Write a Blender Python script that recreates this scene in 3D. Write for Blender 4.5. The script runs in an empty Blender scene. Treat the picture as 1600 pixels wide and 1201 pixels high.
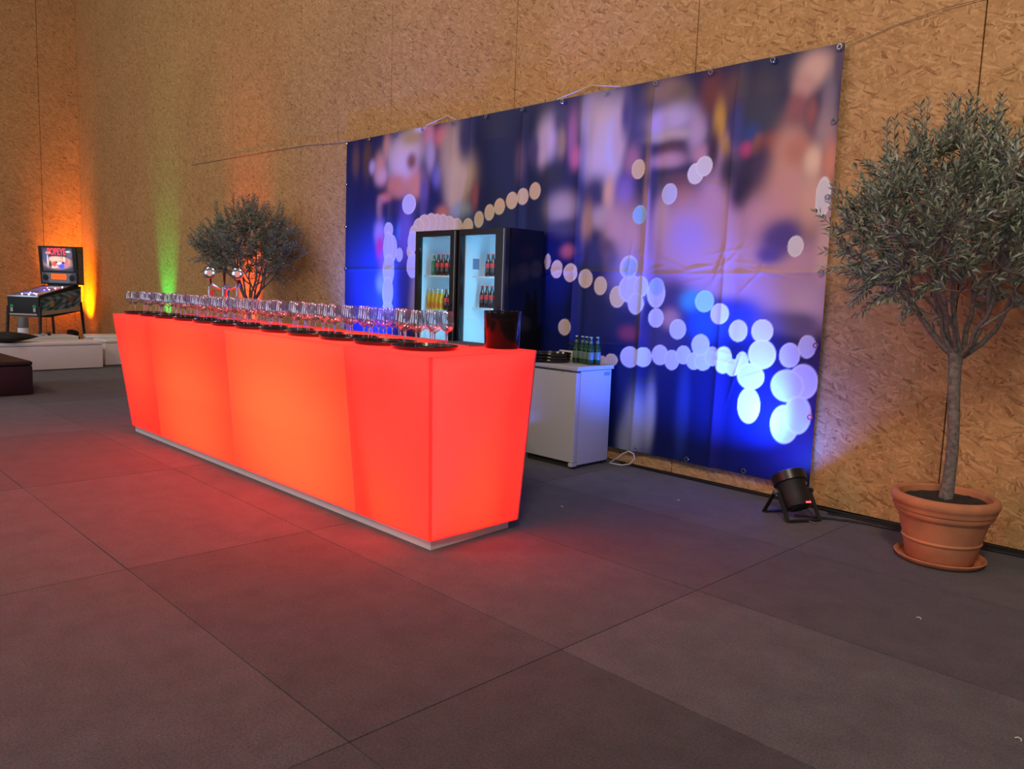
import bpy, bmesh, math, random
import numpy as np
from mathutils import Matrix, Vector

random.seed(7)
sc = bpy.context.scene
COL = sc.collection
PI = math.pi

# ------------------------------------------------------------------ camera
cam_d = bpy.data.cameras.new('camera')
cam_d.sensor_fit = 'HORIZONTAL'
cam_d.sensor_width = 36.0
cam_d.lens = 36.0 * 1225.9 / 1600.0
cam_d.clip_end = 200
cam = bpy.data.objects.new('camera', cam_d)
COL.objects.link(cam)
yaw, pitch, roll = math.radians(45.373), math.radians(6.722), math.radians(2.027)
fw = Vector((-math.sin(yaw) * math.cos(pitch), math.cos(yaw) * math.cos(pitch), -math.sin(pitch)))
rt = Vector((math.cos(yaw), math.sin(yaw), 0))
up = rt.cross(fw)
r2 = rt * math.cos(roll) + up * math.sin(roll)
u2 = -rt * math.sin(roll) + up * math.cos(roll)
m = Matrix((r2, u2, -fw)).transposed().to_4x4()
m.translation = (0, 0, 1.44)
cam.matrix_world = m
sc.camera = cam

# ------------------------------------------------------------------ world, lights, exposure
w = bpy.data.worlds.new('hall_ambient')
sc.world = w
w.use_nodes = True
bg = w.node_tree.nodes['Background']
bg.inputs[0].default_value = (0.90, 0.86, 1.0, 1)
bg.inputs[1].default_value = 0.16

def area(name, loc, aim, sx, sy, power, color):
    d = bpy.data.lights.new(name, 'AREA')
    d.shape = 'RECTANGLE'
    d.size, d.size_y, d.energy, d.color = sx, sy, power, color
    o = bpy.data.objects.new(name, d)
    COL.objects.link(o)
    o.location = loc
    o.rotation_euler = (Vector(aim) - Vector(loc)).to_track_quat('-Z', 'Y').to_euler()
    return o

def spot(name, loc, aim, power, color, angle, blend=1.0, rad=0.05, parent=None):
    d = bpy.data.lights.new(name, 'SPOT')
    d.energy, d.color, d.spot_size, d.spot_blend, d.shadow_soft_size = power, color, math.radians(angle), blend, rad
    o = bpy.data.objects.new(name, d)
    COL.objects.link(o)
    o.location = loc
    o.rotation_euler = (Vector(aim) - Vector(loc)).to_track_quat('-Z', 'Y').to_euler()
    return o

# hall ceiling lamps (warm, high above and behind the camera)
area('hall_lamp', (1.5, -2.0, 7.5), (-1.0, 5.4, 2.5), 1.6, 1.6, 430, (1.0, 0.77, 0.58))
area('hall_lamp', (-6.0, -4.0, 7.5), (-6.5, 5.4, 2.0), 1.6, 1.6, 175, (1.0, 0.77, 0.58))
area('hall_lamp', (-13.0, -3.0, 7.5), (-13.5, 5.4, 1.5), 1.6, 1.6, 175, (1.0, 0.77, 0.58))

# added cool fill lights, unseen behind the camera, to give the glasses bright glints
area('cool_fill', (6.5, -7.0, 2.4), (-3.0, 3.0, 1.0), 4.0, 3.2, 130, (0.66, 0.80, 1.0))
area('cool_fill', (-4.0, -9.0, 2.4), (-6.0, 3.0, 1.0), 4.0, 3.2, 130, (0.66, 0.80, 1.0))
area('cool_fill', (-14.0, -8.0, 2.4), (-13.0, 3.0, 1.0), 4.0, 3.2, 210, (0.66, 0.80, 1.0))

sc.view_settings.view_transform = 'Standard'
sc.view_settings.look = 'None'
sc.view_settings.exposure = 0.0
sc.view_settings.gamma = 1.0
sc.view_settings.use_curve_mapping = False
sc.cycles.transparent_max_bounces = 64
sc.cycles.max_bounces = 12
sc.cycles.transmission_bounces = 16
sc.cycles.sample_clamp_indirect = 6.0

# ------------------------------------------------------------------ mesh helpers
class MB:
    def __init__(s):
        s.v, s.f = [], []
    def add(s, vs, fs):
        n = len(s.v)
        s.v += [tuple(p) for p in vs]
        s.f += [tuple(i + n for i in f) for f in fs]
        return s
    def box(s, c, d, rz=0, mat=None):
        vs = [Vector((x * d[0] / 2, y * d[1] / 2, z * d[2] / 2)) for x in (-1, 1) for y in (-1, 1) for z in (-1, 1)]
        if mat is None:
            mat = Matrix.Rotation(rz, 3, 'Z')
        vs = [mat @ p + Vector(c) for p in vs]
        return s.add(vs, [(0, 1, 3, 2), (4, 6, 7, 5), (0, 4, 5, 1), (2, 3, 7, 6), (0, 2, 6, 4), (1, 5, 7, 3)])
    def span(s, x0, x1, y0, y1, z0, z1):
        return s.box(((x0 + x1) / 2, (y0 + y1) / 2, (z0 + z1) / 2), (abs(x1 - x0), abs(y1 - y0), abs(z1 - z0)))
    def quad(s, a, b, c, d):
        return s.add([a, b, c, d], [(0, 1, 2, 3)])
    def prism(s, poly, axis, a, b):
        """poly: 2D points, extruded along axis (0 x, 1 y, 2 z) from a to b"""
        def P(p, t):
            return {0: (t, p[0], p[1]), 1: (p[0], t, p[1]), 2: (p[0], p[1], t)}[axis]
        n = len(poly)
        vs = [P(p, a) for p in poly] + [P(p, b) for p in poly]
        fs = [tuple(range(n)), tuple(range(2 * n - 1, n - 1, -1))] + [(i, i + n, (i + 1) % n + n, (i + 1) % n) for i in range(n)]
        return s.add(vs, fs)
    def lathe(s, prof, seg=24, mat=None, close=False):
        mat = mat or Matrix.Identity(4)
        n = len(s.v)
        for r, z in prof:
            for k in range(seg):
                a = 2 * PI * k / seg
                s.v.append(tuple(mat @ Vector((r * math.cos(a), r * math.sin(a), z))))
        L = len(prof)
        for i in range(L - 1 if not close else L):
            j = (i + 1) % L
            for k in range(seg):
                k2 = (k + 1) % seg
                s.f.append((n + i * seg + k, n + i * seg + k2, n + j * seg + k2, n + j * seg + k))
        return s
    def tube(s, pts, rad, seg=8, cap=True):
        pts = [Vector(p) for p in pts]
        if not hasattr(rad, '__len__'):
            rad = [rad] * len(pts)
        n = len(s.v)
        prev = None
        for i, p in enumerate(pts):
            t = (pts[min(i + 1, len(pts) - 1)] - pts[max(i - 1, 0)])
            t = t.normalized() if t.length > 1e-9 else Vector((0, 0, 1))
            if prev is None:
                a = t.orthogonal().normalized()
            else:
                a = prev - t * prev.dot(t)
                a = a.normalized() if a.length > 1e-6 else t.orthogonal().normalized()
            prev = a
            b = t.cross(a)
            for k in range(seg):
                an = 2 * PI * k / seg
                s.v.append(tuple(p + (a * math.cos(an) + b * math.sin(an)) * rad[i]))
        for i in range(len(pts) - 1):
            for k in range(seg):
                k2 = (k + 1) % seg
                s.f.append((n + i * seg + k, n + i * seg + k2, n + (i + 1) * seg + k2, n + (i + 1) * seg + k))
        if cap:
            s.f.append(tuple(n + k for k in reversed(range(seg))))
            e = n + (len(pts) - 1) * seg
            s.f.append(tuple(e + k for k in range(seg)))
        return s
    def mesh(s, name, mat, bevel=0, segs=2, smooth=35):
        me = bpy.data.meshes.new(name)
        me.from_pydata(s.v, [], s.f)
        bm = bmesh.new()
        bm.from_mesh(me)
        bmesh.ops.recalc_face_normals(bm, faces=bm.faces)
        if bevel:
            bmesh.ops.bevel(bm, geom=[e for e in bm.edges if len(e.link_faces) == 2 and e.calc_face_angle(0) > 0.5],
                            offset=bevel, segments=segs, affect='EDGES', profile=0.6, clamp_overlap=True)
        bm.to_mesh(me)
        bm.free()
        if smooth:
            me.polygons.foreach_set('use_smooth', [True] * len(me.polygons))
            me.set_sharp_from_angle(angle=math.radians(smooth))
        if mat:
            me.materials.append(mat)
        me.update()
        return me
    def build(s, name, mat, parent=None, **k):
        o = bpy.data.objects.new(name, s.mesh(name, mat, **k))
        COL.objects.link(o)
        if parent:
            o.parent = parent
        return o

def tag(o, label=None, cat=None, group=None, kind=None):
    if label: o['label'] = label
    if cat: o['category'] = cat
    if group: o['group'] = group
    if kind: o['kind'] = kind
    return o

def thing(name, label, cat, loc=(0, 0, 0), rz=0, group=None):
    o = bpy.data.objects.new(name, None)
    o.empty_display_size = 0.1
    COL.objects.link(o)
    o.location = loc
    o.rotation_euler = (0, 0, rz)
    return tag(o, label, cat, group)

def copy_tree(o, parent=None):
    c = o.copy()
    COL.objects.link(c)
    c.parent = parent
    for ch in list(o.children):
        copy_tree(ch, c)
    return c

def obj(name, me, parent=None, loc=None):
    o = bpy.data.objects.new(name, me)
    COL.objects.link(o)
    if parent: o.parent = parent
    if loc: o.location = loc
    return o

# ------------------------------------------------------------------ materials
def newmat(name):
    mt = bpy.data.materials.new(name)
    mt.use_nodes = True
    nt = mt.node_tree
    return mt, nt, nt.nodes, nt.links, nt.nodes['Principled BSDF']

def mat(name, col, rough=0.5, metal=0, spec=0.5, emit=None, es=0, vary=0, vscale=8, bump=0, bscale=200, alpha=None, coat=0):
    mt, nt, N, L, p = newmat(name)
    p.inputs['Base Color'].default_value = (*col, 1)
    p.inputs['Roughness'].default_value = rough
    p.inputs['Metallic'].default_value = metal
    p.inputs['Specular IOR Level'].default_value = spec
    p.inputs['Coat Weight'].default_value = coat
    if emit:
        p.inputs['Emission Color'].default_value = (*emit, 1)
        p.inputs['Emission Strength'].default_value = es
    if vary:
        g = N.new('ShaderNodeNewGeometry')
        n = N.new('ShaderNodeTexNoise')
        n.inputs['Scale'].default_value = vscale
        n.inputs['Detail'].default_value = 5
        L.new(g.outputs['Position'], n.inputs['Vector'])
        r = N.new('ShaderNodeValToRGB')
        r.color_ramp.elements[0].position, r.color_ramp.elements[1].position = .3, .7
        r.color_ramp.elements[0].color = (*[max(0, c * (1 - vary)) for c in col], 1)
        r.color_ramp.elements[1].color = (*[min(1, c * (1 + vary)) for c in col], 1)
        L.new(n.outputs['Fac'], r.inputs['Fac'])
        L.new(r.outputs['Color'], p.inputs['Base Color'])
    if bump:
        g = N.new('ShaderNodeNewGeometry')
        n = N.new('ShaderNodeTexNoise')
        n.inputs['Scale'].default_value = bscale
        L.new(g.outputs['Position'], n.inputs['Vector'])
        b = N.new('ShaderNodeBump')
        b.inputs['Strength'].default_value = bump
        b.inputs['Distance'].default_value = 0.004
        L.new(n.outputs['Fac'], b.inputs['Height'])
        L.new(b.outputs['Normal'], p.inputs['Normal'])
    return mt

def math_node(N, L, op, a, b=None, v=None):
    n = N.new('ShaderNodeMath')
    n.operation = op
    L.new(a, n.inputs[0])
    if b is not None: L.new(b, n.inputs[1])
    if v is not None: n.inputs[1].default_value = v
    return n.outputs[0]

def osb(name, axis):
    """oriented strand board: layers of stretched flakes lying at different angles"""
    mt, nt, N, L, p = newmat(name)
    g = N.new('ShaderNodeNewGeometry')
    sep = N.new('ShaderNodeSeparateXYZ')
    L.new(g.outputs['Position'], sep.inputs[0])
    cmb = N.new('ShaderNodeCombineXYZ')
    L.new(sep.outputs[axis], cmb.inputs[0])
    L.new(sep.outputs[2], cmb.inputs[1])
    wob = N.new('ShaderNodeTexNoise')
    wob.inputs['Scale'].default_value = 9
    L.new(cmb.outputs[0], wob.inputs['Vector'])
    wsc = N.new('ShaderNodeVectorMath'); wsc.operation = 'SCALE'; wsc.inputs['Scale'].default_value = 0.05
    L.new(wob.outputs['Color'], wsc.inputs[0])
    add = N.new('ShaderNodeVectorMath'); add.operation = 'ADD'
    L.new(cmb.outputs[0], add.inputs[0]); L.new(wsc.outputs[0], add.inputs[1])
    vals, sel = [], []
    for th, su, sv in ((70, 15, 75), (118, 13, 62), (20, 18, 80), (155, 16, 70), (95, 12, 85)):
        mp = N.new('ShaderNodeMapping')
        mp.vector_type = 'TEXTURE'
        mp.inputs['Rotation'].default_value = (0, 0, math.radians(th))
        mp.inputs['Scale'].default_value = (1 / su, 1 / sv, 1)
        L.new(add.outputs[0], mp.inputs['Vector'])
        vo = N.new('ShaderNodeTexVoronoi')
        vo.voronoi_dimensions = '2D'
        vo.inputs['Scale'].default_value = 1.0
        L.new(mp.outputs[0], vo.inputs['Vector'])
        sc_ = N.new('ShaderNodeSeparateColor')
        L.new(vo.outputs['Color'], sc_.inputs[0])
        # a streak along the flake
        vals.append(sc_.outputs[0]); sel.append(sc_.outputs[1])
    cur = vals[-1]
    for v_, s_ in zip(vals[:-1], sel[:-1]):
        gt = math_node(N, L, 'GREATER_THAN', s_, v=0.62)
        mx = N.new('ShaderNodeMix')
        L.new(gt, mx.inputs[0]); L.new(cur, mx.inputs[2]); L.new(v_, mx.inputs[3])
        cur = mx.outputs[0]
    fine = N.new('ShaderNodeTexNoise')
    fine.inputs['Scale'].default_value = 60
    fine.inputs['Detail'].default_value = 4
    L.new(cmb.outputs[0], fine.inputs['Vector'])
    f2 = math_node(N, L, 'MULTIPLY_ADD', fine.outputs['Fac'], v=0.5)
    f2.node.inputs[2].default_value = -0.25
    tot = math_node(N, L, 'ADD', cur, f2)
    r = N.new('ShaderNodeValToRGB')
    e = r.color_ramp.elements
    e[0].position, e[0].color = 0.0, (0.27, 0.135, 0.052, 1)
    e[1].position, e[1].color = 1.0, (0.58, 0.348, 0.155, 1)
    for pos, c in ((0.10, (0.38, 0.205, 0.078, 1)), (0.30, (0.435, 0.245, 0.097, 1)), (0.70, (0.485, 0.278, 0.114, 1))):
        x = e.new(pos); x.color = c
    L.new(tot, r.inputs['Fac'])
    # large soft tone shifts between areas of the board
    big = N.new('ShaderNodeTexNoise'); big.inputs['Scale'].default_value = 0.9
    L.new(cmb.outputs[0], big.inputs['Vector'])
    mr = N.new('ShaderNodeMapRange'); mr.inputs['To Min'].default_value = .86; mr.inputs['To Max'].default_value = 1.12
    L.new(big.outputs['Fac'], mr.inputs['Value'])
    mul = N.new('ShaderNodeMix'); mul.data_type = 'RGBA'; mul.blend_type = 'MULTIPLY'; mul.inputs[0].default_value = 1
    L.new(r.outputs['Color'], mul.inputs[6]); L.new(mr.outputs[0], mul.inputs[7])
    L.new(mul.outputs[2], p.inputs['Base Color'])
    p.inputs['Roughness'].default_value = 0.62
    p.inputs['Specular IOR Level'].default_value = 0.25
    b = N.new('ShaderNodeBump'); b.inputs['Strength'].default_value = 0.35; b.inputs['Distance'].default_value = 0.004
    L.new(tot, b.inputs['Height']); L.new(b.outputs['Normal'], p.inputs['Normal'])
    return mt

def carpet_mat():
    mt, nt, N, L, p = newmat('grey_carpet')
    g = N.new('ShaderNodeNewGeometry')
    oi = N.new('ShaderNodeObjectInfo')
    a = N.new('ShaderNodeTexNoise'); a.inputs['Scale'].default_value = 110; a.inputs['Detail'].default_value = 5; a.inputs['Roughness'].default_value = .8
    b = N.new('ShaderNodeTexNoise'); b.inputs['Scale'].default_value = 5; b.inputs['Detail'].default_value = 8; b.inputs['Roughness'].default_value = .7
    for n in (a, b): L.new(g.outputs['Position'], n.inputs['Vector'])
    mra = N.new('ShaderNodeMapRange'); mra.inputs['From Min'].default_value = .25; mra.inputs['From Max'].default_value = .75; mra.inputs['To Min'].default_value = .25; mra.inputs['To Max'].default_value = 1.75
    mrb = N.new('ShaderNodeMapRange'); mrb.inputs['From Min'].default_value = .3; mrb.inputs['From Max'].default_value = .7; mrb.inputs['To Min'].default_value = .74; mrb.inputs['To Max'].default_value = 1.2
    L.new(a.outputs['Fac'], mra.inputs['Value']); L.new(b.outputs['Fac'], mrb.inputs['Value'])
    k = math_node(N, L, 'MULTIPLY', mra.outputs[0], mrb.outputs[0])
    sca = N.new('ShaderNodeVectorMath'); sca.operation = 'SCALE'
    L.new(oi.outputs['Color'], sca.inputs[0]); L.new(k, sca.inputs['Scale'])
    L.new(sca.outputs[0], p.inputs['Base Color'])
    p.inputs['Roughness'].default_value = 0.95
    p.inputs['Specular IOR Level'].default_value = 0.1
    p.inputs['Sheen Weight'].default_value = 0.15
    bu = N.new('ShaderNodeBump'); bu.inputs['Strength'].default_value = .6; bu.inputs['Distance'].default_value = .004
    L.new(a.outputs['Fac'], bu.inputs['Height']); L.new(bu.outputs['Normal'], p.inputs['Normal'])
    return mt

def thin_glass(name, tint, base=0.04, gain=1.0, rough=0.02):
    """one-sheet clear glass: lets the light straight through and mirrors by Fresnel"""
    mt, nt, N, L, p = newmat(name)
    N.remove(p)
    out = N['Material Output']
    t = N.new('ShaderNodeBsdfTransparent'); t.inputs[0].default_value = (*tint, 1)
    gl = N.new('ShaderNodeBsdfGlossy'); gl.inputs['Roughness'].default_value = rough
    fr = N.new('ShaderNodeLayerWeight'); fr.inputs['Blend'].default_value = .5
    fp = math_node(N, L, 'POWER', fr.outputs['Facing'], v=3.5)
    k = math_node(N, L, 'MULTIPLY_ADD', fp, v=gain)
    k.node.inputs[2].default_value = base
    k.node.use_clamp = True
    mx = N.new('ShaderNodeMixShader')
    L.new(k, mx.inputs[0]); L.new(t.outputs[0], mx.inputs[1]); L.new(gl.outputs[0], mx.inputs[2])
    L.new(mx.outputs[0], out.inputs[0])
    return mt

def solid_glass(name, tint):
    mt, nt, N, L, p = newmat(name)
    p.inputs['Base Color'].default_value = (*tint, 1)
    p.inputs['Roughness'].default_value = 0.02
    p.inputs['Transmission Weight'].default_value = 1
    p.inputs['IOR'].default_value = 1.48
    return mt

def translucent(name, col, t):
    mt, nt, N, L, p = newmat(name)
    N.remove(p)
    out = N['Material Output']
    d = N.new('ShaderNodeBsdfDiffuse'); d.inputs[0].default_value = (*[c * .6 for c in col], 1)
    tr = N.new('ShaderNodeBsdfTranslucent'); tr.inputs[0].default_value = (*col, 1)
    mx = N.new('ShaderNodeMixShader'); mx.inputs[0].default_value = t
    L.new(d.outputs[0], mx.inputs[1]); L.new(tr.outputs[0], mx.inputs[2]); L.new(mx.outputs[0], out.inputs[0])
    return mt

def colour_attr(name, rough, spec=.5, emit=0):
    mt, nt, N, L, p = newmat(name)
    a = N.new('ShaderNodeAttribute'); a.attribute_name = 'print'
    L.new(a.outputs['Color'], p.inputs['Base Color'])
    p.inputs['Roughness'].default_value = rough
    p.inputs['Specular IOR Level'].default_value = spec
    if emit:
        L.new(a.outputs['Color'], p.inputs['Emission Color'])
        p.inputs['Emission Strength'].default_value = emit
    return mt

M = dict(
    osb_back=osb('osb_board_back', 0), osb_left=osb('osb_board_left', 1),
    carpet=carpet_mat(), under=mat('underlay', (.012, .011, .011), .95),
    black=mat('black_plastic', (.012, .012, .013), .35), matte=mat('black_matte', (.010, .010, .011), .6),
    gloss=mat('black_gloss', (.006, .006, .007), .18, spec=.18), frame=mat('black_door_frame', (.010, .009, .009), .22),
    rubber=mat('cable_rubber', (.008, .008, .009), .55), white=mat('white_enamel', (.43, .42, .44), .38),
    whiteline=mat('white_liner', (.78, .82, .84), .45), leather=mat('white_leatherette', (.78, .78, .82), .45, bump=.05, bscale=120),
    brown=mat('dark_brown_leatherette', (.012, .006, .006), .5, bump=.1, bscale=150), cushion=mat('black_cushion', (.010, .010, .012), .8, bump=.2, bscale=300),
    chrome=mat('chrome', (.75, .76, .78), .12, metal=1), steel=mat('zinc', (.55, .56, .58), .35, metal=1),
    terracotta=mat('terracotta', (.47, .18, .08), .8, vary=.14, vscale=9, bump=.15, bscale=90), soil=mat('soil', (.025, .016, .011), .95, vary=.5, vscale=60, bump=1, bscale=80),
    bark=mat('olive_bark', (.16, .135, .115), .9, vary=.4, vscale=45, bump=.8, bscale=60),
    glass=thin_glass('wine_glass', (.96, .967, .98), .10, .9), pane=thin_glass('fridge_pane', (.92, .96, .96), .02, .6),
    stem=solid_glass('glass_stem', (.97, .98, 1)),
    panel=translucent('opal_acrylic', (.52, .51, .50), .90), top=translucent('opal_worktop', (.42, .41, .40), .8), plinth=mat('plinth_white', (.62, .58, .56), .5),
    inner=mat('bar_inner', (.16, .15, .15), .8), tray=mat('tray_black', (.012, .010, .011), .18, spec=.6),
    cola=mat('cola_glass', (.035, .008, .005), .08, spec=.7), red=mat('red_label', (.62, .03, .025), .45), greenb=mat('green_bottle', (.02, .16, .08), .08, spec=.7),
    beer=mat('beer_bottle', (.008, .045, .014), .08, spec=.7), orange=mat('orange_soda', (.72, .42, .02), .12, spec=.6), olab=mat('orange_label', (.75, .22, .02), .4),
    clear=mat('clear_neck', (.55, .55, .42), .1, spec=.6), cap=mat('metal_cap', (.5, .5, .52), .3, metal=.8), silverlab=mat('beer_label', (.10, .16, .13), .4), 
    sticker=mat('grey_sticker', (.18, .2, .3), .6), card=mat('beige_card', (.55, .52, .46), .7), cord=mat('white_cord', (.6, .58, .55), .6), tan=mat('thin_line', (.22, .15, .1), .7),
    mat_=mat('rubber_mat', (.10, .13, .15), .5), redspout=mat('red_plastic', (.45, .06, .06), .4), medal=mat('tap_medallion', (.62, .6, .56), .35),
)

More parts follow.
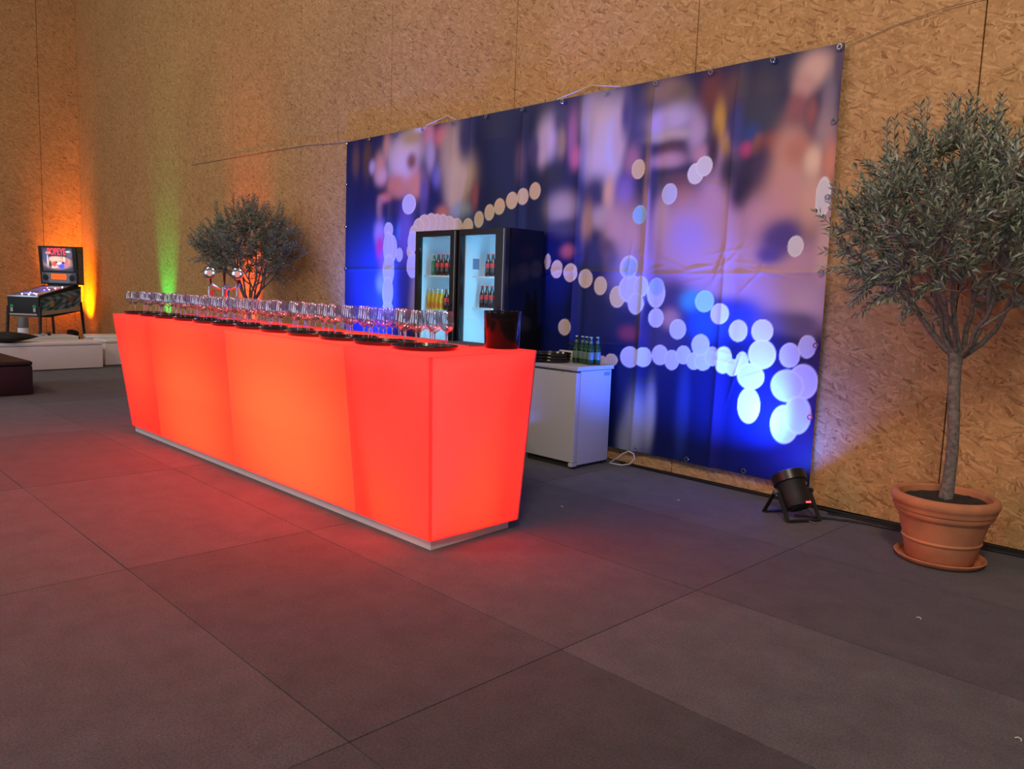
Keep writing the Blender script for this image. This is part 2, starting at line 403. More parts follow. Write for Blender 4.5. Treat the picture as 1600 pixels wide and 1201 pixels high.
# banner print: (x, z, half width, half height, r, g, b) in metres on the wall
SOFT=[
(-7.94,1.73,0.467,0.438,0.02,0.04,0.25),
(-7.67,1.56,0.375,0.517,0.02,0.06,0.45),
(-7.48,1.56,0.218,0.467,0.06,0.12,0.60),
(-8.21,2.92,0.08,0.174,0.12,0.06,0.07),
(-7.96,2.9,0.093,0.214,0.10,0.05,0.05),
(-7.7,2.81,0.111,0.159,0.60,0.28,0.25),
(-7.58,3.03,0.072,0.145,0.50,0.22,0.16),
(-7.66,2.7,0.118,0.093,0.62,0.36,0.50),
(-7.85,2.82,0.06,0.076,0.45,0.35,0.60),
(-7.21,2.95,0.328,0.181,0.62,0.47,0.55),
(-7.3,2.8,0.208,0.204,0.66,0.50,0.62),
(-7.15,2.74,0.15,0.201,0.60,0.48,0.72),
(-7.11,3.09,0.175,0.095,0.42,0.30,0.17),
(-6.95,3.16,0.117,0.046,0.60,0.50,0.75),
(-6.82,3.08,0.089,0.116,0.60,0.20,0.22),
(-7.37,2.58,0.183,0.115,0.62,0.22,0.17),
(-7.03,2.55,0.16,0.179,0.60,0.25,0.20),
(-7.19,2.5,0.205,0.101,0.60,0.24,0.18),
(-7.59,2.45,0.117,0.059,0.65,0.20,0.25),
(-7.69,2.35,0.059,0.105,0.50,0.25,0.30),
(-7.1,2.82,0.081,0.088,0.22,0.08,0.08),
(-6.89,2.45,0.065,0.238,0.10,0.07,0.30),
(-7.29,2.33,0.419,0.098,0.03,0.02,0.10),
(-6.78,2.87,0.083,0.194,0.42,0.33,0.50),
(-6.61,3.03,0.123,0.099,0.62,0.13,0.17),
(-6.67,2.63,0.075,0.116,0.12,0.12,0.45),
(-6.44,2.87,0.192,0.302,0.42,0.31,0.25),
(-6.29,2.6,0.224,0.225,0.55,0.43,0.32),
(-6.35,2.41,0.155,0.19,0.50,0.38,0.28),
(-6.22,2.98,0.104,0.222,0.03,0.03,0.10),
(-6.55,2.23,0.124,0.085,0.50,0.18,0.10),
(-6.25,2.24,0.152,0.105,0.26,0.32,0.36),
(-6.05,2.39,0.056,0.147,0.25,0.08,0.10),
(-6.08,2.1,0.229,0.112,0.04,0.05,0.16),
(-7.68,2.07,0.104,0.136,0.36,0.28,0.70),
(-7.67,1.9,0.075,0.129,0.60,0.05,0.30),
(-7.56,1.73,0.088,0.17,0.30,0.15,0.70),
(-7.29,2.06,0.063,0.107,0.05,0.20,0.70),
(-7.18,2.02,0.138,0.369,0.14,0.10,0.45),
(-7.62,1.49,0.104,0.112,0.25,0.35,0.85),
(-7.02,1.36,0.095,0.247,0.35,0.28,0.45),
(-7.19,1.48,0.139,0.291,0.03,0.03,0.20),
(-5.07,2.83,0.126,0.207,0.52,0.42,0.60),
(-5.13,2.74,0.066,0.134,0.50,0.38,0.60),
(-5.25,2.75,0.078,0.136,0.06,0.05,0.20),
(-5.42,2.67,0.07,0.172,0.10,0.06,0.14),
(-4.89,2.99,0.099,0.13,0.05,0.04,0.12),
(-4.77,2.83,0.062,0.226,0.32,0.12,0.33),
(-4.72,2.64,0.062,0.097,0.50,0.13,0.33),
(-4.9,2.78,0.054,0.131,0.30,0.20,0.17),
(-4.98,2.5,0.139,0.119,0.02,0.02,0.05),
(-4.86,2.21,0.181,0.133,0.40,0.30,0.30),
(-4.81,2.02,0.18,0.079,0.05,0.04,0.10),
(-4.77,1.82,0.081,0.059,0.40,0.10,0.13),
(-4.59,3.0,0.101,0.19,0.30,0.24,0.36),
(-4.41,2.82,0.205,0.311,0.58,0.46,0.56),
(-4.46,2.58,0.15,0.189,0.55,0.46,0.66),
(-4.29,2.66,0.08,0.278,0.50,0.50,0.90),
(-4.24,2.77,0.079,0.275,0.52,0.38,0.50),
(-4.18,2.95,0.054,0.181,0.06,0.05,0.22),
(-4.04,2.78,0.113,0.269,0.06,0.05,0.22),
(-4.1,2.55,0.077,0.121,0.35,0.16,0.30),
(-4.47,2.3,0.1,0.153,0.03,0.03,0.12),
(-4.31,2.29,0.065,0.168,0.66,0.40,0.30),
(-4.16,2.31,0.094,0.135,0.20,0.12,0.50),
(-4.39,2.1,0.141,0.102,0.45,0.34,0.42),
(-4.55,2.05,0.068,0.193,0.40,0.22,0.14),
(-4.22,1.97,0.136,0.25,0.52,0.30,0.37),
(-4.06,1.91,0.115,0.276,0.50,0.28,0.33),
(-4.33,1.85,0.099,0.076,0.14,0.07,0.12),
(-4.49,1.79,0.144,0.161,0.03,0.03,0.18),
(-4.24,1.66,0.081,0.19,0.06,0.04,0.16),
(-4.04,1.6,0.193,0.185,0.25,0.22,0.60),
(-3.93,2.02,0.037,0.605,0.40,0.25,0.40),
(-3.8,3.07,0.179,0.104,0.24,0.15,0.15),
(-3.64,2.99,0.104,0.086,0.16,0.11,0.10),
(-3.72,2.84,0.218,0.115,0.50,0.40,0.68),
(-3.84,2.8,0.094,0.088,0.45,0.34,0.70),
(-3.71,2.71,0.212,0.052,0.50,0.40,0.45),
(-3.71,2.61,0.141,0.076,0.10,0.04,0.09),
(-3.74,2.52,0.163,0.064,0.50,0.28,0.42),
(-3.49,2.72,0.081,0.169,0.45,0.32,0.50),
(-3.44,2.54,0.08,0.068,0.50,0.25,0.35),
(-3.79,2.37,0.144,0.089,0.03,0.03,0.10),
(-3.61,2.36,0.173,0.07,0.12,0.05,0.08),
(-3.59,2.23,0.118,0.087,0.30,0.10,0.08),
(-3.74,2.19,0.093,0.117,0.06,0.04,0.14),
(-3.58,1.95,0.313,0.263,0.54,0.28,0.35),
(-3.25,1.95,0.355,0.308,0.54,0.28,0.34),
(-3.23,1.72,0.615,0.198,0.50,0.28,0.42),
(-3.53,1.94,0.179,0.162,0.40,0.26,0.55),
(-3.77,2.08,0.072,0.178,0.50,0.30,0.35),
(-3.25,2.44,0.128,0.222,0.50,0.28,0.45),
(-3.27,2.22,0.161,0.167,0.52,0.28,0.42),
(-3.38,2.98,0.11,0.166,0.16,0.04,0.05),
(-3.2,2.95,0.093,0.162,0.13,0.05,0.07),
(-3.3,2.75,0.054,0.165,0.60,0.32,0.06),
(-3.23,2.58,0.038,0.083,0.50,0.26,0.06),
(-3.34,2.56,0.052,0.167,0.05,0.02,0.06),
(-2.99,2.92,0.178,0.184,0.05,0.04,0.08),
(-2.94,2.73,0.147,0.185,0.05,0.05,0.10),
(-3.15,2.71,0.062,0.163,0.05,0.05,0.22),
(-3.02,2.64,0.078,0.08,0.03,0.06,0.25),
(-3.05,2.53,0.06,0.059,0.50,0.06,0.22),
(-2.96,2.55,0.042,0.079,0.30,0.12,0.08),
(-2.84,2.56,0.115,0.078,0.28,0.07,0.07),
(-3.19,2.41,0.094,0.137,0.04,0.03,0.08),
(-3.03,2.34,0.151,0.135,0.03,0.02,0.06),
(-3.07,2.21,0.092,0.109,0.02,0.01,0.05),
(-2.92,2.42,0.088,0.133,0.06,0.03,0.10),
(-2.71,2.42,0.128,0.284,0.62,0.33,0.28),
(-2.73,2.17,0.169,0.209,0.60,0.30,0.30),
(-2.86,2.04,0.175,0.16,0.58,0.30,0.38),
(-2.78,1.72,0.463,0.16,0.54,0.30,0.40),
(-2.52,2.15,0.118,0.229,0.66,0.38,0.32),
(-2.4,1.82,0.079,0.279,0.60,0.38,0.36),
(-2.66,2.49,0.11,0.103,0.50,0.20,0.16),
(-2.58,3.03,0.133,0.125,0.66,0.42,0.38),
(-2.65,2.92,0.077,0.091,0.55,0.30,0.30),
(-2.69,2.78,0.072,0.102,0.30,0.10,0.13),
(-2.46,2.82,0.057,0.173,0.22,0.16,0.24),
(-2.47,2.6,0.079,0.15,0.36,0.24,0.28),
(-2.4,3.05,0.045,0.146,0.08,0.05,0.12),
(-2.58,2.74,0.043,0.101,0.30,0.10,0.12),
(-2.54,2.41,0.064,0.101,0.80,0.55,0.42),
(-2.42,2.4,0.057,0.149,0.62,0.25,0.18),
(-2.76,1.88,0.126,0.132,0.08,0.05,0.28),
(-2.69,1.9,0.095,0.105,0.09,0.05,0.26),
(-2.81,1.77,0.098,0.065,0.10,0.06,0.34),
(-2.67,1.48,0.311,0.159,0.46,0.28,0.40),
(-2.47,1.41,0.161,0.156,0.50,0.33,0.42),
(-3.03,1.53,0.401,0.083,0.46,0.27,0.44),
(-3.62,1.42,0.141,0.148,0.05,0.03,0.14),
(-3.7,1.12,0.218,0.182,0.04,0.03,0.12),
(-3.64,1.27,0.093,0.078,0.40,0.20,0.22),
(-3.43,1.42,0.115,0.087,0.05,0.30,0.50),
(-3.3,1.26,0.165,0.144,0.01,0.08,0.50),
(-3.01,1.3,0.185,0.139,0.02,0.05,0.40),
(-2.66,1.29,0.198,0.08,0.12,0.09,0.20),
(-2.52,1.28,0.109,0.079,0.12,0.08,0.16),
(-4.04,1.13,0.094,0.062,0.20,0.03,0.08),
(-3.92,0.38,0.108,0.253,0.30,0.32,0.42),
(-3.79,0.46,0.052,0.249,0.34,0.36,0.48),
(-4.02,0.2,0.079,0.193,0.22,0.24,0.32),
(-3.47,0.54,0.062,0.36,0.02,0.04,0.20),
]
CRISP=[  # lilac discs have the blue spotlight tint put into their colour
(-5.21,2.38,0.073,0.075,0.60,0.46,0.33),
(-5.37,2.34,0.07,0.073,0.60,0.46,0.33),
(-5.51,2.31,0.072,0.077,0.60,0.46,0.33),
(-5.67,2.26,0.069,0.075,0.60,0.46,0.33),
(-5.81,2.21,0.071,0.076,0.60,0.46,0.33),
(-5.97,2.15,0.073,0.078,0.60,0.46,0.33),
(-6.14,2.09,0.075,0.075,0.60,0.46,0.33),
(-6.32,2.09,0.095,0.084,0.60,0.46,0.33),
(-6.44,2.11,0.098,0.092,0.60,0.46,0.33),
(-6.55,2.13,0.099,0.094,0.60,0.46,0.33),
(-6.66,2.14,0.088,0.094,0.60,0.46,0.33),
(-6.76,2.15,0.097,0.095,0.60,0.46,0.33),
(-6.87,2.14,0.091,0.096,0.60,0.46,0.33),
(-6.96,2.1,0.086,0.097,0.60,0.46,0.33),
(-7.03,2.02,0.081,0.106,0.60,0.46,0.33),
(-7.08,1.85,0.068,0.074,0.60,0.46,0.33),
(-5.01,1.73,0.038,0.068,0.60,0.46,0.33),
(-4.89,1.66,0.069,0.078,0.60,0.46,0.33),
(-4.72,1.63,0.08,0.08,0.60,0.46,0.33),
(-4.54,1.58,0.082,0.079,0.60,0.46,0.33),
(-4.36,1.52,0.071,0.077,0.60,0.46,0.33),
(-4.17,1.43,0.076,0.088,0.60,0.46,0.33),
(-4.76,1.14,0.077,0.071,0.60,0.46,0.33),
(-4.03,2.48,0.065,0.076,0.60,0.46,0.33),
(-4.31,0.87,0.058,0.046,0.60,0.46,0.33),
(-4.2,0.89,0.065,0.051,0.60,0.46,0.33),
(-7.13,2.36,0.115,0.105,0.50,0.48,0.72),
(-7.29,1.81,0.063,0.075,0.50,0.48,0.72),
(-7.51,2.09,0.079,0.084,0.50,0.48,0.72),
(-7.45,1.88,0.108,0.152,0.50,0.48,0.72),
(-7.51,1.9,0.087,0.169,0.50,0.48,0.72),
(-7.49,1.64,0.102,0.17,0.50,0.48,0.72),
(-7.5,1.39,0.095,0.17,0.50,0.48,0.72),
(-7.49,1.21,0.087,0.06,0.50,0.48,0.72),
(-7.04,1.69,0.101,0.131,0.50,0.48,0.72),
(-7.05,1.95,0.081,0.114,0.50,0.48,0.72),
(-4.04,1.5,0.116,0.112,0.50,0.48,0.72),
(-3.94,1.52,0.068,0.086,0.50,0.48,0.72),
(-3.79,1.47,0.085,0.115,0.50,0.48,0.72),
(-3.98,1.38,0.076,0.087,0.50,0.48,0.72),
(-4.07,1.68,0.086,0.093,0.50,0.48,0.72),
(-3.78,1.27,0.074,0.076,0.50,0.48,0.72),
(-3.56,1.19,0.077,0.077,0.50,0.48,0.72),
(-3.71,2.26,0.071,0.079,0.50,0.48,0.72),
(-4.01,0.93,0.094,0.085,0.50,0.48,0.72),
(-3.88,0.94,0.075,0.078,0.50,0.48,0.72),
(-3.72,0.97,0.08,0.079,0.50,0.48,0.72),
(-3.6,0.94,0.071,0.078,0.50,0.48,0.72),
(-3.49,0.99,0.069,0.071,0.50,0.48,0.72),
(-3.39,0.95,0.067,0.065,0.50,0.48,0.72),
(-3.31,0.95,0.073,0.064,0.50,0.48,0.72),
(-3.23,1.0,0.065,0.072,0.50,0.48,0.72),
(-3.34,1.08,0.077,0.081,0.50,0.48,0.72),
(-2.48,1.13,0.06,0.079,0.50,0.48,0.72),
(-2.6,1.06,0.073,0.085,0.50,0.48,0.72),
(-2.49,0.88,0.103,0.121,0.50,0.48,0.72),
(-2.6,0.84,0.117,0.112,0.50,0.48,0.72),
(-2.6,0.56,0.101,0.135,0.50,0.48,0.72),
(-2.51,0.64,0.094,0.134,0.50,0.48,0.72),
(-3.48,2.4,0.068,0.077,0.66,0.62,0.68),
(-3.41,2.45,0.069,0.073,0.66,0.62,0.68),
(-2.62,1.83,0.055,0.071,0.66,0.62,0.68),
(-2.45,2.16,0.052,0.131,0.66,0.62,0.68),
(-3.19,1.33,0.077,0.077,0.66,0.62,0.68),
(-3.02,1.21,0.078,0.079,0.66,0.62,0.68),
(-2.82,1.22,0.083,0.082,0.66,0.62,0.68),
(-3.13,0.98,0.07,0.099,0.66,0.62,0.68),
(-3.05,0.93,0.062,0.062,0.66,0.62,0.68),
(-2.97,0.97,0.055,0.084,0.66,0.62,0.68),
(-2.81,1.05,0.106,0.104,0.66,0.62,0.68),
(-2.89,0.88,0.109,0.094,0.66,0.62,0.68),
(-2.89,0.66,0.091,0.129,0.66,0.62,0.68),
(-3.99,2.11,0.068,0.073,0.25,0.45,0.80),
(-3.33,1.42,0.08,0.081,0.30,0.62,0.75),
(-3.79,1.52,0.073,0.073,0.30,0.40,0.85),
(-4.06,1.68,0.07,0.074,0.30,0.38,0.85),
]

# ------------------------------------------------------------------ setting
WY = 5.40          # face of the back wall
LX = -18.95        # face of the left wall
def struct(o):
    o['kind'] = 'structure'
    return o

# floor: underlay with separate carpet tiles, 2 m x 1 m
fl = struct(MB().span(-19.2, 7.2, -6.2, 5.6, -0.05, -0.006).build('floor', M['under'], smooth=0))
GX, GY, TX, TY = -2.006, 1.308, 2.006, 1.006
tile_me = MB().span(-TX / 2 + .0015, TX / 2 - .0015, -TY / 2 + .001, TY / 2 - .001, -.006, 0).mesh('carpet_tile', M['carpet'], bevel=.002, segs=1)
base = (.071, .066, .075)
tone_fix = {(-1, 1): .84, (0, 1): .80, (0, 0): .74, (1, 0): .8, (-1, 0): .86, (-1, 2): .95, (0, 2): .93, (-2, 0): 1.1, (-2, -1): 1.12, (-1, -1): 1.05,
            (0, 3): .92, (0, -1): .8, (-2, 1): 1.0}
# keys are (column, row): column 0 runs x -2.0..0, row 0 runs y 1.3..2.3
tone_fix.update({(0, 0): .72, (0, 1): 1.18, (0, 2): .88, (0, 3): .98, (-1, 0): .80, (-1, 1): 1.0, (-1, 2): .90, (-2, 0): 1.02, (-2, -1): 1.12, (-1, -1): 1.06})
for i in range(-9, 4):
    for j in range(-7, 5):
        x0 = GX + i * TX; y0 = GY + j * TY
        if x0 < -19.3: continue
        o = obj('carpet_tile', tile_me, fl, (x0 + TX / 2, y0 + TY / 2, 0))
        t = tone_fix.get((i, j), random.uniform(.82, 1.12))
        o.color = (base[0] * t, base[1] * t * (1.02 if t > 1.1 else 1), base[2] * t, 1)
        o.rotation_euler = (0, 0, random.uniform(-.0012, .0012))

# back wall: 2 m wide boards with dark joints
wb = struct(MB().span(-19.2, 7.2, WY + .02, WY + .12, 0, 8.2).build('wall_back', M['under'], smooth=0))
x = -1.553 + 8.0
edges = []
while x > -19.0:
    edges.append(x); x -= 2.0035
edges.append(-18.95)
for a, b in zip(edges[:-1], edges[1:]):
    if a - b > .05:
        MB().span(b + .004, a - .004, WY, WY + .02, 0.012, 8.2).build('panel', M['osb_back'], wb, bevel=.0015, segs=1)
wl = struct(MB().span(LX - .12, LX - .02, -6.2, 5.52, 0, 8.2).build('wall_left', M['under'], smooth=0))
e2 = [5.40, 4.668, 2.668, .668, -1.332, -3.332, -5.332, -6.2]
for a, b in zip(e2[:-1], e2[1:]):
    MB().span(LX - .02, LX, b + .004, a - .004, 0.012, 8.2).build('panel', M['osb_left'], wl, bevel=.0015, segs=1)
# narrow cover board in the corner with its screws
ct = struct(MB().span(LX + .001, LX + .022, 5.232, 5.398, 0.012, 8.2).build('trim_1', M['osb_left'], bevel=.002, segs=1))
for k in range(16):
    MB().lathe([(0, .003), (.009, .003), (.011, 0)], 8, Matrix.Translation((LX + .022, 5.27 + .09 * (k % 2), .3 + k * .5)) @ Matrix.Rotation(PI / 2, 4, 'Y')).build('screw', M['matte'], ct)

# ------------------------------------------------------------------ printed banner
def over(img, X, Z, cx, cz, rx, rz, col, lo, hi, alpha=1.0):
    d = np.sqrt(((X - cx) / rx) ** 2 + ((Z - cz) / rz) ** 2)
    if lo is None:
        t = (np.exp(-(d ** 3.0) * hi) * alpha)[..., None]
    else:
        t = np.clip((hi - d) / (hi - lo), 0, 1)
        t = (t * t * (3 - 2 * t) * alpha)[..., None]
    img[:] = img * (1 - t) + np.array(col) * t

BX0, BX1, BZ0, BZ1 = -8.41, -2.385, 0.135, 3.165
def banner():
    root = thing('printed_banner', 'large wall banner printed with blurred party lights and people, hung behind the bar', 'banner', ((BX0 + BX1) / 2, 5.36, BZ0))
    nx, nz = 700, 352
    xs = np.linspace(BX0, BX1, nx); zs = np.linspace(BZ0, BZ1, nz)
    X, Z = np.meshgrid(xs, zs)
    img = np.zeros(X.shape + (3,)); img[:] = (.006, .011, .080)
    for b in SOFT:
        over(img, X, Z, b[0], b[1], b[2] * 1.08, b[3] * 1.08, b[4:7], None, 1.0, .97)
    for b in CRISP:
        over(img, X, Z, b[0], b[1], b[2] * 1.06, b[3] * 1.06, [min(.8, c * 1.18 + .03) for c in b[4:7]], .94, 1.03, .96)
        over(img, X, Z, b[0], b[1], b[2] * .93, b[3] * .93, b[4:7], .92, 1.02, .9)
    # cloth relief: soft billows, vertical fold creases, one horizontal crease with small wrinkles
    Y = -.012 - .010 * np.sin(X * 4.1 + .6) * np.sin(Z * .9 + .3) - .006 * np.sin(X * 9 + Z * 1.3)
    rng = np.random.default_rng(3)
    for xc, am in ((-7.54, .012), (-6.95, .006), (-6.43, .010), (-6.16, .005), (-5.42, .007), (-4.68, .014), (-3.92, .017), (-3.17, .014)):
        lean = xc + .012 * (Z - 1.6)
        d = X - lean
        Y += -am * np.exp(-np.abs(d) / .035) + .35 * am * np.exp(-((d - .09) / .05) ** 2)
    d = Z - 1.64 - .01 * np.sin(X * 2.2)
    Y += -.008 * np.exp(-np.abs(d) / .02)
    for k in range(46):
        cx = rng.choice([-7.54, -6.43, -4.68, -3.92, -3.17, -3.0, -2.8]) + rng.normal() * .16; cz = rng.choice([1.64, 1.64, 2.35, .9, .95]) + rng.normal() * .10
        an = rng.uniform(-.5, .5) + rng.choice([0, 0, 1.0]); ln = rng.uniform(.06, .22)
        u = (X - cx) * math.cos(an) + (Z - cz) * math.sin(an); v = -(X - cx) * math.sin(an) + (Z - cz) * math.cos(an)
        Y += -rng.uniform(.002, .005) * np.exp(-(u / ln) ** 2) * np.exp(-(v / .012) ** 2)
    top = np.clip((BZ1 - Z) / .25, 0, 1)
    Y *= .35 + .65 * top
    co = np.stack([X - (BX0 + BX1) / 2, Y, Z - BZ0], -1).reshape(-1, 3)
    i = np.arange((nx - 1) * (nz - 1)); r, c = i // (nx - 1), i % (nx - 1)
    a = r * nx + c
    q = np.stack([a, a + 1, a + nx + 1, a + nx], 1)
    me = bpy.data.meshes.new('printed_sheet')
    me.vertices.add(len(co)); me.vertices.foreach_set('co', co.astype(np.float32).ravel())
    me.loops.add(q.size); me.loops.foreach_set('vertex_index', q.astype(np.int32).ravel())
    me.polygons.add(len(q)); me.polygons.foreach_set('loop_start', (np.arange(len(q)) * 4).astype(np.int32))
    at = me.color_attributes.new('print', 'FLOAT_COLOR', 'POINT')
    at.data.foreach_set('color', np.concatenate([img.reshape(-1, 3), np.ones((len(co), 1))], 1).astype(np.float32).ravel())
    me.update(); me.validate()
    me.polygons.foreach_set('use_smooth', [True] * len(me.polygons))
    me.materials.append(colour_attr('banner_print', .40, .25))
    obj('printed_sheet', me, root)
    ring = MB().lathe([(.011, 0), (.012, .003), (.019, .003), (.021, 0), (.019, -.003), (.012, -.003)], 14, Matrix.Rotation(PI / 2, 4, 'X'), close=True).mesh('grommet', M['chrome'])
    w, h = BX1 - BX0, BZ1 - BZ0
    spots = [(k * w / 12, 0) for k in range(13)] + [(k * w / 12, 1) for k in range(13)] + [(s * w, k / 6) for k in range(1, 6) for s in (0, 1)]
    for px, t in spots:
        px = min(max(px, .025), w - .025); z = min(max(t * h, .028), h - .028)
        obj('grommet', ring, root, (px - w / 2, -.030, z))
    return root
banner()
# thin guy lines tying the banner to wall hooks
def line(name, pts, r, m_, label, cat, group=None):
    return tag(MB().tube(pts, r, 6).build(name, m_), label, cat, group)
line('tie_cord', [(-8.40, 5.385, 3.17), (-9.4, 5.39, 3.235), (-10.46, 5.39, 3.262), (-11.8, 5.39, 3.285), (-13.07, 5.39, 3.306)], .0035, M['tan'], 'thin dark cord on the wall left of the banner top', 'cord')
line('tie_cord', [(-2.38, 5.385, 3.15), (-2.083, 5.39, 3.221), (-1.775, 5.38, 3.262), (-1.56, 5.39, 3.27)], .002, M['tan'], 'thin dark cord from banner corner towards the olive tree', 'cord')
line('tie_cord', [(-6.85, 5.33, 3.165), (-6.546, 5.38, 3.238), (-6.35, 5.33, 3.165)], .004, M['cord'], 'short white cord over hook at banner top, left of two', 'cord')
line('tie_cord', [(-4.95, 5.33, 3.165), (-4.593, 5.38, 3.238), (-4.25, 5.33, 3.165)], .004, M['cord'], 'short white cord over hook at banner top, right of two', 'cord')

# ------------------------------------------------------------------ illuminated bar counter
TN, TL, TR, TBL = Vector((-3.03, 2.42, 1.10)), Vector((-8.02, 2.536, 1.10)), Vector((-3.19, 3.345, 1.10)), Vector((-7.95, 3.40, 1.10))
BN, BL, BR, BBL = Vector((-3.273, 2.64, .06)), Vector((-7.737, 2.60, .06)), Vector((-3.278, 3.335, .06)), Vector((-7.737, 3.36, .06))
bar = thing('bar_counter', 'long bar counter with red and orange glowing panels, flared outward at the top', 'bar', (-5.5, 2.98, 0))
BO = Vector((-5.5, 2.98, 0))
def open_panel(name, a, b, c, d, inward, t=.014, mt=None):
    """outer face a-b-c-d with edge returns turned inward"""
    cen = (a + b + c + d) / 4
    P = [p + (cen - p).normalized() * .0012 - BO for p in (a, b, c, d)]
    Q = [p + inward * t for p in P]
    mb = MB()
    mb.add(P + Q, [(0, 1, 2, 3)] + [(i, (i + 1) % 4, (i + 1) % 4 + 4, i + 4) for i in range(4)])
    me = bpy.data.meshes.new(name); me.from_pydata(mb.v, [], mb.f); me.materials.append(mt or M['panel']); me.update()
    return obj(name, me, bar)
tt, tb = [0, .194, .511, .836, 1], [0, .157, .480, .837, 1]
for k in range(4):
    open_panel('front_panel', BL.lerp(BN, tb[k]), BL.lerp(BN, tb[k + 1]), TL.lerp(TN, tt[k + 1]), TL.lerp(TN, tt[k]), Vector((0, 1, 0)))
open_panel('end_panel', BN, BR, TR, TN, Vector((-1, 0, 0)))
open_panel('end_panel', BBL, BL, TL, TBL, Vector((1, 0, 0)))
open_panel('worktop', TL + Vector((0, 0, .004)), TN + Vector((0, 0, .004)), TR + Vector((0, 0, .004)), TBL + Vector((0, 0, .004)), Vector((0, 0, -1)), .004, M['top'])
def bq(name, mt, pts, t, dirv):
    P = [Vector(p) - BO for p in pts]; Q = [p + Vector(dirv) * t for p in P]; n = len(P)
    return MB().add(P + Q, [tuple(range(n)), tuple(range(2 * n - 1, n - 1, -1))] + [(i, i + n, (i + 1) % n + n, (i + 1) % n) for i in range(n)]).build(name, mt, bar, smooth=0)
bq('plinth', M['plinth'], [(-7.735, 2.625, 0), (-3.297, 2.665, 0), (-3.333, 3.30, 0), (-7.735, 3.33, 0)], .056, (0, 0, 1))
bq('back_panel', M['inner'], [BBL + Vector((.02, -.01, 0)), BR + Vector((-.02, -.01, 0)), TR + Vector((-.02, -.01, -.01)), TBL + Vector((.02, -.01, -.01))], .018, (0, -1, 0))
bq('base_board', M['inner'], [BL + Vector((.02, .02, .002)), BN + Vector((-.02, .02, .002)), BR + Vector((-.02, -.03, .002)), BBL + Vector((.02, -.03, .002))], .012, (0, 0, 1))
for k in (1, 2, 3):
    a, b = BL.lerp(BN, tb[k]), TL.lerp(TN, tt[k])
    bq('divider', M['inner'], [a + Vector((0, .018, .02)), b + Vector((0, .018, -.012)), Vector((b.x, 3.31, 1.088)), Vector((a.x, 3.31, .08))], .008, (1, 0, 0))
RED, ORA, MID = (1, .0025, .0005), (1, .015, .003), (1, .007, .001)
LK = 8.2
def bay(x0, x1, z, h, y, col, pw):
    a = area('bar_led', ((x0 + x1) / 2, y, z), ((x0 + x1) / 2, y - 1, z), x1 - x0, h, pw * LK, col)
    return a
bay(-7.62, -7.20, .75, .55, 3.15, ORA, 3.2); bay(-7.62, -7.20, .28, .36, 3.15, RED, 3.4)
bay(-6.90, -5.72, .80, .45, 3.20, MID, 8.5); bay(-6.90, -5.72, .32, .40, 3.20, ORA, 9.5)
bay(-5.45, -4.10, .80, .45, 3.20, ORA, 10.5); bay(-5.45, -4.10, .32, .40, 3.20, ORA, 10.5)
bay(-3.85, -3.42, .78, .50, 3.18, RED, 5.0); bay(-3.85, -3.45, .26, .30, 3.18, MID, 3.4)
area('bar_led', (-3.85, 2.92, .75), (-2.8, 2.92, .75), .55, .6, 5.5 * LK, (1, .0025, .003))
area('bar_led', (-3.85, 2.98, .25), (-2.8, 2.98, .25), .5, .3, 3.0 * LK, MID)
for x0, x1, c in ((-7.9, -7.15, MID), (-6.9, -5.6, ORA), (-5.4, -4.0, ORA), (-3.8, -3.35, RED)):
    area('bar_led', ((x0 + x1) / 2, 2.95, .45), ((x0 + x1) / 2, 2.95, 1.2), x1 - x0, .45, 2.6 * LK * (x1 - x0), c)

# ------------------------------------------------------------------ trays and wine glasses on the bar
ORD = ['first', 'second', 'third', 'fourth', 'fifth', 'sixth', 'seventh', 'eighth', 'ninth', 'tenth', 'eleventh', 'twelfth']
ZT = 1.105
TRR = .187
tray_me = MB().lathe([(0, .002), (.168, .002), (.176, .006), (TRR - .003, .024), (TRR, .025), (TRR + .001, .022), (.180, .004), (.172, 0), (0, 0)], 40).mesh('serving_tray', M['tray'])
bowl_me = MB().lathe([(.0035, .098), (.012, .100), (.024, .107), (.034, .119), (.0395, .134), (.0405, .150), (.038, .172), (.034, .195), (.0318, .212), (.0312, .2125), (.0312, .210), (.0372, .172), (.0396, .150), (.0387, .135), (.0333, .1205), (.0235, .109), (.010, .1035), (0, .103)], 22).mesh('bowl', M['glass'], smooth=60)
stem_me = MB().lathe([(0, .0), (.0042, .004), (.0036, .012), (.0034, .05), (.0036, .085), (.006, .096), (.0105, .1005), (0, .1025)], 10).mesh('stem', M['stem'], smooth=60)
foot_me = MB().lathe([(0, .0045), (.006, .0045), (.02, .0025), (.033, .0012), (.0335, .0006), (.033, 0), (0, 0)], 22).mesh('foot', M['glass'], smooth=60)
spots = [(.126 * math.cos(a), .126 * math.sin(a)) for a in [2 * PI * k / 8 for k in range(8)]] + [(.043 * math.cos(a), .043 * math.sin(a)) for a in (PI / 8, PI / 8 + PI)]
